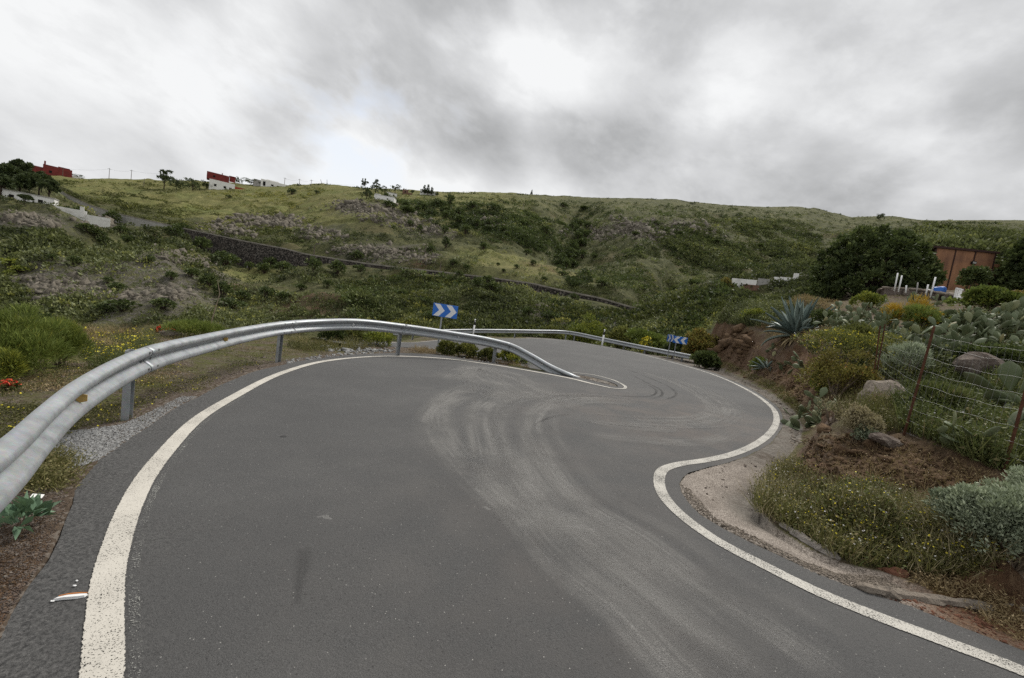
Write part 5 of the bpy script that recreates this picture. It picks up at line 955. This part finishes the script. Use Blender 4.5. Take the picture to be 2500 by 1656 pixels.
pshrub('dried_plant', 'tan dried seed plant on the crest of the cut soil bank', 2088, 1078, 84, 96, 'tan', 4, 4200, .032, .02, up=.8); pshrub('shrub', 'low grey green plant at the foot of the tan seed plant', 2110, 1082, 50, 46, 'grey', 41, 900, .05, .03)
pshrub('bare_shrub', 'leafless grey twiggy shrub under the reddish shrub', 2030, 1030, 110, 70, 'tan', 42, 700, .05, .006, up=.2)
pshrub('grey_shrub', 'large silver grey green shrub filling the bottom right of the verge', 2455, 1470, 250, 215, 'grey', 5, 15000, .034, .013, d=3.15, up=.7, k=14, clump=26, small=.38)
pshrub('grey_shrub', 'silver grey green shrub sloping down toward the road, left of the larger one', 2335, 1440, 190, 150, 'grey', 6, 9000, .034, .013, d=3.3, up=.7, k=12, clump=26, small=.38)
pshrub('grey_shrub', 'silver grey shrub cut by the right frame edge below the fence', 2530, 1300, 200, 150, 'grey', 7, 6500, .036, .014, d=3.7, up=.7, k=10, clump=22, small=.4)
pshrub('shrub', 'dark green bush right in front of the rusty shed', 2366, 716, 72, 58, 'dark', 8, 3200, .16, .10, d=24); pshrub('shrub', 'broad deep green bush below the rusty shed', 2418, 758, 130, 58, 'fennel', 9, 4200, .14, .09, d=17); pshrub('shrub', 'rust tinged bush at the right edge below the shed', 2492, 752, 84, 48, 'rusty', 10, 2400, .13, .08, d=17)
pshrub('fennel', 'dark green feathery fennel with orange flower tops between the cacti', 2245, 806, 90, 62, 'fennel', 11, 5200, .16, .014, cat='plant', up=.9, flowers=('f_amber', 160, .06)); pshrub('fennel', 'withered orange fennel spray rising above the prickly pears', 2175, 800, 66, 60, 'amber', 12, 1500, .16, .012, cat='plant', up=1.1); pshrub('fennel', 'tall thin orange fennel head near the white pipes', 2250, 735, 34, 56, 'amber', 121, 420, .22, .014, d=15, cat='plant', up=1.6)
pshrub('spurge_bush', 'bright lime spurge against the dark round tree', 2120, 712, 56, 40, 'lime', 13, 1800, .14, .06, d=21); pshrub('spurge_bush', 'lime spurge behind the rock at the left end of the bank', 1832, 786, 60, 34, 'lime', 14, 1500, .12, .05, d=23); pshrub('shrub', 'little leafy green plant on the red bank left of the agave', 1858, 838, 30, 44, 'fennel', 15, 1300, .09, .05, d=18.2)
pshrub('dry_bush', 'grey brown dry bush behind the agave', 1975, 762, 120, 44, 'dry', 16, 1700, .14, .02, d=22); pshrub('shrub', 'dark shrub right of the agave', 2005, 815, 60, 50, 'dark', 17, 1700, .11, .06, d=16.5)
pshrub('shrub', 'tall grassy grey shrub behind the mesh near the first post', 2215, 915, 90, 80, 'grey', 18, 3000, .12, .012, up=1.2); pshrub('shrub', 'loose green shrub between cactus and right frame edge', 2440, 900, 130, 60, 'dark', 19, 2600, .09, .05); pshrub('shrub', 'green weed clump behind the mesh between the posts', 2300, 1010, 130, 70, 'grass', 20, 4000, .10, .016, up=1.2)
# far rail bushes
BG = 'bushes beyond the far guardrail'
for a in [('yellow green bush behind the highest stretch of the far rail',1432,836,110,72,'lime',41.,4200),('green bush behind the delineator at the bend',1508,850,90,56,'olive',35.,3000),('broad leafy green bush left of the small double sign',1580,868,120,64,'fennel',32.,4200),('rust and green bush right of the small double sign',1698,872,95,72,'rusty',27.5,4200),('dark green bush between the double sign posts',1640,880,60,56,'dark',29.,2200),('low green bush at the foot of the left bank end',1722,898,66,42,'dark',23.5,2400),('pale bush at the left end of the far rail bend',1345,822,60,30,'olive',39.,1200)]: pshrub('shrub', a[0], a[1], a[2], a[3], a[4], a[5], int(a[1]), int(a[7]*1.6), .19, .11, d=a[6], group=BG, tall=True)
pshrub('flowering_bush', 'small bush topped with orange yellow flowers behind the far rail', 1577, 850, 32, 30, 'dark', 51, 900, .12, .06, d=29.5, flowers=('f_yellow', 420, .10), group=BG, tall=True)
# boulders and stones
rock('big rounded pale boulder behind the double fence post', 2165, 1003, 8.0, (1.05, .9, .85), 'rock_pale', 3); rock('brown split boulder behind the mesh under the cacti', 2370, 935, 8.7, (1.0, .9, .80), 'rock', 5); rock('reddish flat rock at the foot of the last fence post', 2437, 1140, 4.8, (.30, .24, .15), 'rock_red', 7, 'rock'); rock('dark stone left of the reddish flat rock', 2405, 1150, 4.8, (.16, .13, .10), 'rock', 8, 'rock'); rock('white rounded stone among the weeds', 2103, 1305, None, (.19, .13, .12), 'rock_pale', 9, 'stone'); rock('ochre stone just above the white one in the weeds', 2097, 1280, None, (.13, .10, .10), 'rock', 10, 'stone'); rock('red brick fragment at the edge of the gravel', 2183, 1400, None, (.22, .10, .09), 'rock_red', 11, 'brick', 'brick', -.2)
rock('long pale rock in front of the red flowers on the verge', 421, 812, 12.6, (.78, .42, .30), 'rock_pale', 12, 'rock'); rock('dark rock near the right frame edge under the prickly pear', 2480, 885, 9., (.9, .7, .4), 'rock', 13); rock('brown rock protruding below the mesh fence crest', 2165, 1082, None, (.45, .35, .22), 'rock', 14)
root = None; r_ = np.random.default_rng(77); q = inpoly([(1745,800),(1800,775),(1850,800),(1845,830),(1790,870),(1752,890)], 70, r_); P = hits(q[:, 0], q[:, 1], r0=8); P = P[~np.isnan(P[:, 0]) & (P[:, 1] < 27)]; o0 = P.mean(0); V, Q = rockpile(P-o0-np.array([0, 0, .12]), np.clip(r_.lognormal(-.75, .6, len(P)), .12, 1.2), r_, .6); mk('bank_rocks', V, Q, MATS['clod'], None, loc=o0)['kind'] = 'stuff'
for nm, poly, n_, sm, mt, sd_ in [('soil_clods', [(1985,1040),(2150,1085),(2400,1190),(2420,1270),(2250,1215),(2020,1170)], 130, -2.45, 'clod', 11), ('soil_clods', [(1960,1060),(2200,1070),(2440,1170),(2500,1300),(2300,1240),(2020,1190),(1960,1150)], 5200, -3.75, 'clod', 1), ('soil_clods', [(1760,840),(1900,880),(1990,920),(1950,1000),(1860,940),(1770,900)], 2600, -3.1, 'clod', 2), ('gutter_rubble', [(1690,880),(1760,900),(1860,950),(1935,1010),(1960,1080),(1930,1100),(1925,1020),(1850,965),(1740,908)], 300, -3.2, 'rock_pale', 3), ('gutter_rubble', [(1720,1150),(1850,1120),(1840,1250),(1700,1230),(1690,1180)], 60, -3.9, 'rock', 4), ('roadside_stones', [(2080,1440),(2200,1480),(2340,1530),(2500,1600),(2500,1530),(2330,1480)], 420, -4.3, 'rock_red', 5)]:
    r_ = np.random.default_rng(sd_+300); q = inpoly(poly, n_, r_); P = hits(q[:, 0], q[:, 1], r0=1.5); P = P[~np.isnan(P[:, 0])]; P = P[sdist(P[:, 0], P[:, 1], ASPH) > .02]; V, Q = rockpile(P, np.clip(r_.lognormal(sm, .55, len(P)), .01, .5), r_); mk(nm, V, Q, MATS[mt])['kind'] = 'stuff'
# broken concrete pipe and kerb on the gravel shoulder
def strip(name, label, pts, rad, mat, cat, n=14, dz=.0, squash=.7, seed=1):
    """broken irregular length of concrete"""
    P = np.array([hit1(a, b) for a, b in pts]); Q, s = resample(P, .045); m = MB(); r_ = np.random.default_rng(seed+n); rr_ = rad*(1+.35*fbm(s*4, s*0, 4, seed, .6)); rr_[0] *= .4; rr_[-1] *= .3; Q[:, 2] += dz+.010*fbm(s*6, s*0+3, 3, seed)
    m.tube(np.zeros((len(Q), 3))+Q, rr_, n); V = np.array(m.v); c = np.repeat(Q, n, 0); V = c+(V-c)*np.array([1, 1, squash])*(1+.16*r_.normal(size=(len(V), 1))); o = mk(name, V, m.f, MATS[mat]); return tag(o, label, cat)
strip('concrete_channel', 'broken pale concrete channel edge half buried along the gravel shoulder', [(2090,1434),(2160,1450),(2240,1462),(2330,1474),(2425,1486)], .042, 'rock_pale', 'channel', 7, .008); strip('concrete_kerb', 'mossy concrete kerb length between gravel and weeds', [(1905,1280),(1950,1312),(2000,1342),(2052,1368)], .045, 'concrete', 'kerb', 6, .006); strip('concrete_kerb', 'low broken concrete kerb of the guardrail island nose', [(1425,927),(1460,934),(1490,940.5)], .06, 'concrete', 'kerb', 6, .0); strip('concrete_kerb', 'pale concrete kerb at the foot of the near rail end', [(1110,868),(1160,874),(1230,886),(1300,898)], .06, 'concrete', 'kerb', 6, .0); strip('concrete_pipe', 'pale pipe end at the right frame edge below the grey shrubs', [(2450,1480),(2520,1500)], .018, 'concrete', 'pipe', 8, .015)
# wire fence
fb = [hit1(2135, 948, r0=5.5), hit1(2205, 1065), hit1(2448, 1161), None]; fb[3] = fb[2]+(fb[2]-fb[1])*1.1; fb[3][2] = gz(fb[3][0], fb[3][1])
ft = []
for b, (x, y) in zip(fb[:2], [(2161, 792), (2281, 797)]): ft.append(at(x, y, (b-CAM)@F+.05))
ft.append(fb[2]+(ft[1]-fb[1])*np.array([.85, .85, 1.])); ft.append(fb[3]+(ft[1]-fb[1]))
root = empty('wire_fence', fb[1]); tag(root, 'sagging wire mesh fence on leaning rusty posts along the top of the soil bank', 'fence')
def angle_post(b, t): m = MB(); b = b-fb[1]-np.array([0, 0, .15]); t = t-fb[1]; m.tube([b, t], .014, 4); m.tube([b+np.array([.010, .009, 0]), t+np.array([.010, .009, -.01])], .010, 4); m.build('post', MATS['rust'], root)
for b, t in zip(fb, ft): angle_post(b, t)
angle_post(fb[0]+np.array([-.12, -.1, -.05]), ft[0]+np.array([-.10, 0, -.05]))
m = MB()
for i in range(3):
    b0, t0, b1, t1 = fb[i], ft[i], fb[i+1], ft[i+1]; nv = 15
    u = np.linspace(0, 1, nv+1); hs = np.array([.03, .14, .25, .36, .48, .60, .72, .84, .93])
    def pt_(a, h): p = (b0*(1-a)+b1*a)*(1-h)+(t0*(1-a)+t1*a)*h; s_ = a*(1-a)*4; return p-fb[1]+np.array([.015*math.sin(9*h+i), .02*math.cos(5*a), -.05*s_*h+.008*math.sin(a*17+h*9)])
    for h in hs: m.tube([pt_(a, h) for a in u], .0009, 3, False)
    for a in u[:-1]: m.tube([pt_(a, h) for h in hs], .0009, 3, False)
mesh_ = m.build('wire_mesh', MATS['wire'], root)
# shed, wall, pipes, tarp, chairs
sd0 = at(2286, 606, 30.); k = None; d1 = 30.
best = min(np.linspace(24, 34, 400), key=lambda d: abs(at(2430, 620, d)[2]-sd0[2])); best = max(best, 26.5); sd1 = at(2430, 620, best); sd1[2] = sd0[2]
xd = norm((sd1-sd0)*np.array([1, 1, 0])); wid = np.linalg.norm((sd1-sd0)[:2]); yd = np.array([-xd[1], xd[0], 0]); Ms = np.stack([xd, yd, [0, 0, 1.]], 1); base = sd0.copy(); base[2] -= 3.9; root = empty('shed', base, math.atan2(xd[1], xd[0])); tag(root, 'rust brown sheet metal shed beside the big round tree', 'shed')
for i in range(3): m = MB(); m.box((wid*(i+.5)/3, 0, 1.95), (wid/3-.05, .06, 3.9)); m.build('wall_panel', MATS['sheet'], root)
for i in range(4): m = MB(); m.box((wid*i/3, -.02, 1.95), (.07, .09, 3.9)); m.build('seam_post', simple('dark_rusty_seam', (.045, .022, .018), .8) if i == 0 else bpy.data.materials['dark_rusty_seam'], root)
m = MB(); m.box((wid/2+2, 2.6, 1.6), (wid+4, 5.1, 3.2)); m.build('body', MATS['sheet'], root); m = MB(); m.box((wid/2, 2.4, 3.97), (wid+.3, 5.1, .14)); m.build('roof', bpy.data.materials['dark_rusty_seam'], root)
m = MB(); m.box((wid*.66, -.12, 3.1), (.26, .16, .20)); lp = bevel(m.build('lamp', MATS['dark'], root), .02); m = MB(); m.box((wid*.66, -.205, 3.09), (.20, .01, .13)); m.build('lamp_glass', MATS['greywall'], lp)
wp = [at(x, y, d) for x, y, d in [(2150,703,24.5),(2240,709,22.8),(2290,717,21.6),(2340,725,20.6)]]; P, s = resample(np.array(wp), .15); root = empty('stone_wall', tuple(P[len(P)//2])); tag(root, 'low grey stone terrace wall carrying the white pipes', 'stone wall'); oo = P[len(P)//2]; m = MB()
r_ = np.random.default_rng(8)
V = []; 
for i in range(len(P)): q = P[i]-oo; V += [q+np.array([-.02+.05*r_.normal(), -.24+.06*r_.normal(), -1.6]), q+np.array([0, -.22+.05*r_.normal(), -.05+.03*r_.normal()]), q+np.array([0, .22, -.03+.03*r_.normal()]), q+np.array([0, .24, -1.6])]
mk('wall', np.array(V), gridfaces(len(P), 4), MATS['rock'], root); m = MB(); m.tube(P-oo+np.array([0, -.1, .03]), .07*(1+.2*r_.normal(size=len(P))), 6); m.build('coping', MATS['rock_pale'], root)
def wpipe(xb, yb, xt, yt, d, label, mat='plasticwhite', r=.036): a, b = at(xb, yb, d), at(xt, yt, d); m = MB(); m.tube([(0, 0, -.2), b-a], r, 8); o = m.build('white_pipe', MATS[mat], None, True, loc=a); tag(o, label, 'pipe', 'pipes standing along the terrace wall')
wpipe(2185,703,2192,667,23.6,'tall white pipe at the left end of the terrace wall'); wpipe(2195,705,2202,673,23.4,'second white pipe close beside the leftmost one'); wpipe(2213,708,2213,697,23,'short white pipe stub in the middle of the terrace wall'); wpipe(2239,711,2241,690,22.6,'thin grey pipe between the white pipes','greywall',.03); wpipe(2273,718,2284,677,21.8,'tall leaning white pipe in front of the blue tarp'); wpipe(2262,713,2266,695,22,'short white pipe just left of the tall leaning one')
def lump(name, label, px, py, d, size, mat, seed, cat): p = at(px, py, d); o = rockmesh(name, size, mat, seed, 3, .2); o.location = p-np.array([0, 0, size[2]*.3]); return tag(o, label, cat)
lump('tarpaulin', 'crumpled blue tarpaulin heap behind the terrace wall', 2291, 705, 22.5, (.75, .6, .62), 'tarp', 4, 'tarpaulin'); lump('sack', 'brown rounded sack right of the blue tarpaulin', 2303, 718, 21.6, (.75, .5, .42), 'twig', 6, 'sack'); lump('sack', 'pale plastic sack beside the brown one', 2320, 718, 21.6, (.5, .4, .36), 'rock_pale', 9, 'sack'); lump('crate', 'white plastic crate behind the leaning pipe', 2272, 711, 22.4, (.7, .4, .36), 'plasticwhite', 14, 'crate')
pc = at(2341, 722, 20.); root = empty('plastic_chair', pc, .3); tag(root, 'white slatted plastic chair at the right end of the terrace wall', 'chair')
m = MB()
for i in range(6): m.box((-.22+i*.088, .02*abs(i-2.5), .10), (.05, .03, .46))
m.box((0, .03, .32), (.52, .04, .07)); m.build('backrest', MATS['plasticwhite'], root); m = MB(); m.box((0, -.25, -.14), (.52, .5, .04)); m.build('seat', MATS['plasticwhite'], root)
for sx in (-.23, .23):
    for sy in (-.45, -.03): m = MB(); m.tube([(sx, sy, -.6), (sx*.95, sy, -.14)], .025, 6); m.build('leg', MATS['plasticwhite'], root)
# big round tree and its neighbour
def bigtree(label, px, pyb, d, wpx, hpx, seed, n, base_off=0.):
    rng = np.random.default_rng(seed); p = at(px, pyb, d); p[2] -= .8; w_ = wpx*d/1000/2; h = hpx*d/1000+.8; t = empty('round_tree', p); tag(t, label, 'tree'); bl = []
    for k in range(64):
        f = (k+.5)/64; a = k*2.39996; z = .06+.80*f; rad = math.sqrt(max(.0, 1-max(0, (z-.30)/.58)**2))*.78*rng.uniform(.88, 1.06); s = rng.uniform(.17, .25)
        bl.append((np.array([math.cos(a)*w_*rad, math.sin(a)*w_*rad*.9, h*z]), np.array([w_*s, w_*s, h*s*.62])))
    V, Q, v = blobleaves(bl, n, .26, .15, rng, .3, .9, .22, 9); mk('crown', V, Q, MATS['f_dark'], t, dict(v=np.clip(v*.9, 0, 1)))
    m = MB(); m.tube([(0, 0, -.5), (.1, 0, h*.3), (0, .1, h*.8)], [.26, .2, .06], 9)
    for c, R_ in bl[::2]: m.tube([(0, 0, h*rng.uniform(.1, .35)), c*np.array([.5, .5, .8]), c], [.09, .06, .02], 5)
    m.build('trunk', MATS['bark'], t, True)
bigtree('big dense dark green round tree left of the rusty shed', 2112, 746, 31., 262, 188, 4, 30000); bigtree('dark green round tree cut by the right frame edge beside the shed', 2505, 712, 28., 125, 138, 5, 12000)
#NEXT3
# ------------------------------------------------------------------ verge plants, weeds, litter
WEEDS_R = [(1845,1200),(1895,1135),(1950,1122),(2000,1190),(2150,1192),(2300,1250),(2430,1305),(2500,1330),(2330,1400),(2200,1395),(2120,1380),(2050,1365),(1990,1330),(1905,1280),(1855,1255)]
weeds('roadside_weeds', WEEDS_R, 2900, (.10, .26), 'f_weed', 1, 6, .006, .42, 6, .030, [('yellow', 800, .011), ('whitef', 420, .011)], spread=.04)
weeds('roadside_weeds', [(1960,1180),(2150,1200),(2250,1300),(2200,1390),(2050,1365),(1900,1270)], 600, (.08, .20), 'f_grass', 2, 6, .007, .5, 8, .030, spread=.05)
weeds('roadside_weeds', WEEDS_R, 1700, (.10, .28), 'f_tan', 19, 4, .004, .5, 3, .012, spread=.05)
weeds('bank_grass', [(2010,950),(2160,960),(2200,1055),(2120,1060),(2010,1000)], 700, (.08, .28), 'f_weed', 3, 5, .007, .5, 4, .03)
weeds('bank_grass', [(2215,1055),(2180,960),(2260,900),(2420,930),(2500,900),(2500,1130),(2440,1150)], 3000, (.08, .28), 'f_grass', 4, 6, .008, .4, 7, .05, [('whitef', 60, .02)])
weeds('bank_grass', [(2420,870),(2500,850),(2500,980),(2400,960)], 500, (.15, .4), 'f_grass', 5, 6, .012, .4, 7, .06)
weeds('bank_scrub', [(1980,870),(2040,830),(2180,840),(2350,760),(2500,760),(2500,900),(2300,920),(2150,930),(2050,890)], 1300, (.10, .3), 'f_scrub', 6, 5, .015, .6, 10, .09, patch=(.9, -.1))
weeds('bank_scrub', [(1850,800),(1960,740),(2020,740),(2030,800),(2000,850),(1900,830)], 900, (.15, .4), 'f_dry', 17, 5, .02, .7, 6, .06)
weeds('bank_scrub', [(1745,792),(1790,735),(1990,722),(1995,770),(1900,800),(1850,800)], 2600, (.2, .6), 'f_scrub', 16, 5, .02, .6, 10, .10)
weeds('bank_scrub', [(1960,1190),(2120,1180),(2440,1290),(2500,1200),(2440,1165),(2200,1075),(2000,1060)], 500, (.05, .16), 'f_dry', 7, 6, .004, .8, 2, .02)
weeds('bank_scrub', [(1790,840),(1960,850),(1990,920),(1960,1000),(1870,930)], 320, (.05, .2), 'f_dry', 8, 6, .008, .8, 3, .04)
weeds('bank_scrub', [(2180,1395),(2330,1465),(2500,1570),(2520,1490),(2400,1430),(2260,1395)], 300, (.03, .12), 'f_dry', 18, 5, .005, 1.1, 4, .02)
weeds('gutter_weeds', [(1690,872),(1800,912),(1890,958),(1960,1020),(1975,1010),(1900,940),(1760,880)], 500, (.05, .22), 'f_weed', 9, 6, .010, .6, 6, .04)
# left verge
VERGE = [(-20,800),(300,795),(520,793),(740,808),(900,850),(840,862),(700,878),(620,895),(540,925),(490,955),(425,965),(340,1000),(295,1030),(190,1045),(110,1090),(-20,1180)]
weeds('verge_groundcover', VERGE, 5200, (.02, .07), 'f_weed', 21, 5, .010, .9, 8, .022, [('yellow', 500, .014)], patch=(.9, -.06), spread=.07)
weeds('verge_groundcover', VERGE, 2600, (.02, .08), 'f_dry', 22, 5, .012, .9, 9, .022, patch=(.6, .02), spread=.07)
weeds('verge_dry_grass', [(-20,795),(250,790),(520,786),(560,800),(480,830),(300,850),(-20,840)], 4200, (.08, .26), 'f_dry', 23, 6, .008, .7, 2, .03, patch=(.5, -.12))
weeds('verge_grass', [(-20,795),(200,790),(520,785),(760,800),(740,822),(500,812),(250,815),(-20,815)], 1600, (.12, .40), 'f_weed', 24, 6, .012, .6, 6, .04)
weeds('verge_flowers', [(200,815),(290,800),(380,820),(360,860),(260,890),(195,880)], 420, (.12, .32), 'f_grass', 25, 6, .006, .5, 6, .03, [('yellow', 360, .024)])
weeds('verge_grass', [(290,830),(380,820),(370,870),(270,905),(220,900)], 420, (.10, .3), 'f_grass', 26, 6, .008, .5, 5, .03)
weeds('verge_grass', [(40,1120),(130,1100),(180,1130),(150,1200),(60,1190),(0,1210),(-20,1130)], 460, (.04, .16), 'f_weed', 27, 6, .006, .7, 6, .022)
weeds('verge_grass', [(700,815),(900,822),(950,850),(860,855),(760,860),(700,850)], 700, (.08, .3), 'f_weed', 28, 6, .012, .6, 6, .04)
weeds('verge_grass', [(450,860),(690,830),(690,870),(560,910),(470,930)], 700, (.02, .09), 'f_grass', 29, 5, .010, .9, 8, .022, patch=(1.2, .05))
LG_ = 'plants on the left verge'
pshrub('fennel', 'large bright green feathery fennel clump at the left frame edge', 45, 1010, 180, 170, 'fennel', 61, 15000, .14, .008, d=6.6, cat='plant', up=.9, group=LG_, small=.45, clump=16); pshrub('fennel', 'feathery fennel clump just right of the biggest one', 140, 985, 120, 120, 'fennel', 62, 9000, .13, .008, d=7.4, cat='plant', up=.9, group=LG_, small=.45, clump=16); pshrub('fennel', 'yellowing fennel patch low at the left frame edge', 12, 1035, 60, 90, 'lime', 63, 2200, .10, .010, d=6.0, cat='plant', up=.6, group=LG_)
pshrub('fennel', 'low soft green fennel right of the red flowers', 480, 806, 110, 40, 'fennel', 64, 6000, .14, .010, d=12.8, cat='plant', up=.8, group=LG_)
pshrub('geranium', 'red flowering geranium behind the long pale rock', 408, 799, 46, 36, 'grass', 65, 1500, .07, .055, d=13.2, cat='flower', flowers=('f_red', 260, .06), group=LG_); pshrub('geranium', 'single red flower plant low at the left frame edge', 18, 1004, 30, 26, 'grass', 66, 300, .04, .03, d=5.6, cat='flower', flowers=('f_red', 120, .035), group=LG_, k=3)
pshrub('shrub', 'small dark shrub on the verge edge against the rocky slope', 120, 800, 42, 34, 'dark', 67, 1300, .09, .05, d=11.6, group=LG_); pshrub('shrub', 'dusty green low bush beside the dark shrub on the verge', 215, 796, 60, 20, 'olive', 68, 900, .09, .04, d=12., group=LG_)
pshrub('tree_tobacco', 'blue green broad leaved seedling at the lower left edge', 48, 1290, 80, 70, 'tobacco', 69, 60, .10, .042, d=2.55, cat='plant', up=.5, group=LG_, k=4, clump=0)
m = MB(); a = snap(506, 800, 13.); b = at(531, 683, 13.6); m.tube([a-np.array([0, 0, .1]), a*.55+b*.45+np.array([.10, 0, 0]), a*.25+b*.75+np.array([.16, 0, 0]), b], [.018, .016, .012, .007], 5); tag(m.build('dry_stalk', MATS['twig']), 'tall thin curved dry stalk rising from the verge against the slope', 'plant stalk')
IG = 'shrubs on the island between the road legs'
for a in [('dark green bush under the second rail span',772,850,58,38,'dark',15.),('lime green bush under the middle of the near rail',880,851,90,38,'lime',15.2),('olive green bush left of it under the rail',830,852,70,34,'olive',15.6),('olive bush at the foot of the near chevron sign',1050,868,54,38,'olive',14.6),('dry olive bush right of the sign post',1098,872,58,42,'olive',14.8),('greenish yellow bush left of the last rail post',1150,878,44,30,'olive',14.7),('bright yellow green bush around the last rail post',1205,884,72,38,'lime',14.7)]: pshrub('shrub', a[0], a[1], a[2]*1.35, a[3]*1.05, a[4], a[5], int(a[1]), 2600, .085, .038, d=a[6], group=IG, k=5, small=.62, clump=9)
pshrub('grey_shrub', 'small grey dome shaped shrub under the descending rail', 1268, 898, 56, 26, 'grey', 71, 1500, .05, .02, d=14.2, group=IG)
weeds('island_weeds', [(1000,846),(1100,852),(1240,880),(1340,902),(1340,908),(1220,888),(1100,868),(1000,860)], 700, (.05, .2), 'f_dry', 30, 6, .01, .7, 5, .03)
# loose gravel shed off the road edge, rubble line, litter
def gravel(name, poly, n, lo, seed, mat='gravelstone'):
    r_ = np.random.default_rng(seed); q = inpoly(poly, n, r_); P = hits(q[:, 0], q[:, 1], r0=1.5); P = P[~np.isnan(P[:, 0])]; V, Q = rockpile(P+np.array([0, 0, .002]), np.clip(r_.lognormal(lo, .45, len(P)), .006, .3), r_); mk(name, V, Q, MATS[mat])['kind'] = 'stuff'
gp_ = [(130,1055),(200,1050),(296,1037),(349,1014),(444,968),(485,968),(414,1011),(325,1070),(243,1123),(166,1150),(120,1105)]
gravel('loose_gravel', gp_, 13000, -4.5, 1); gravel('loose_gravel', [(700,880),(790,868),(850,858),(970,850),(975,858),(860,868),(740,882),(700,890)], 260, -2.9, 2); gravel('loose_gravel', [(770,848),(830,846),(900,850),(960,853),(955,860),(880,862),(800,858)], 90, -2.2, 3)
gravel('loose_gravel', [(1050,858),(1110,868),(1220,887),(1200,889),(1080,868)], 120, -3., 4); gravel('verge_stones', VERGE, 3200, -3.9, 5, 'rock'); gravel('verge_stones', [(0,1230),(150,1160),(165,1230),(110,1360),(0,1530)], 2600, -4.9, 6, 'rock'); gravel('verge_stones', [(0,1270),(110,1260),(80,1380),(0,1480)], 900, -4.9, 61, 'clod'); gravel('verge_stones', [(300,1000),(700,880),(640,860),(450,930),(350,960)], 1500, -3.7, 7, 'rock')
gravel('island_rubble', [(1400,917),(1450,926),(1495,940),(1470,936),(1420,922)], 60, -2.6, 8, 'rock_pale'); gravel('gravel_shoulder', [(1660,1180),(1680,1235),(1790,1318),(1900,1370),(2000,1415),(2100,1440),(2240,1455),(2150,1410),(2040,1400),(1950,1365),(1840,1310),(1740,1260),(1690,1200)], 5200, -4.45, 9, 'rock_pale')
pl = onroad(170., 1461., .004); root = empty('litter', pl, .25); tag(root, 'broken white and orange plastic strip lying on the shoulder beside the white line', 'litter'); m = MB(); m.add([(-.062, -.018, 0), (-.020, -.010, 0), (.030, -.006, 0), (.060, .004, 0), (.063, .022, 0), (.030, .018, 0), (-.015, .012, 0), (-.052, .002, 0)]+[(-.055, -.014, .011), (-.020, -.007, .013), (.030, -.003, .013), (.056, .006, .010), (.058, .020, .010), (.030, .015, .013), (-.015, .009, .013), (-.047, .001, .010)], [(8, 9, 14, 15), (9, 10, 13, 14), (10, 11, 12, 13)]+[(j, (j+1) % 8, 8+(j+1) % 8, 8+j) for j in range(8)]); m.build('shard', MATS['plasticwhite'], root); m = MB(); m.tube([(-.048, .004, .012), (-.015, .013, .014), (.030, .019, .014), (.060, .023, .011)], [.002, .0035, .0035, .002], 6); m.build('orange_edge', MATS['orange'], root)
for x, y, s_, lb in [(188,1418,.008,'small white plastic chip above the broken strip'),(182,1430,.010,'white plastic chip nearest the broken strip'),(128,1468,.010,'white plastic chip left of the broken strip')]: o = rockmesh('plastic_chip', (s_*2, s_*1.2, s_*.6), 'plasticwhite', int(x), 2); o.location = onroad(float(x), float(y), .006); tag(o, lb, 'litter', 'plastic chips on the shoulder')
pp_ = hit1(90, 1228); m = MB(); m.box((0, 0, 0), (.06, .035, .003)); o = m.build('paper_scrap', MATS['white'], loc=pp_+np.array([0, 0, .05])); o.rotation_euler = (.3, .2, .5); tag(o, 'torn white paper scrap caught in the weeds at lower left', 'litter')
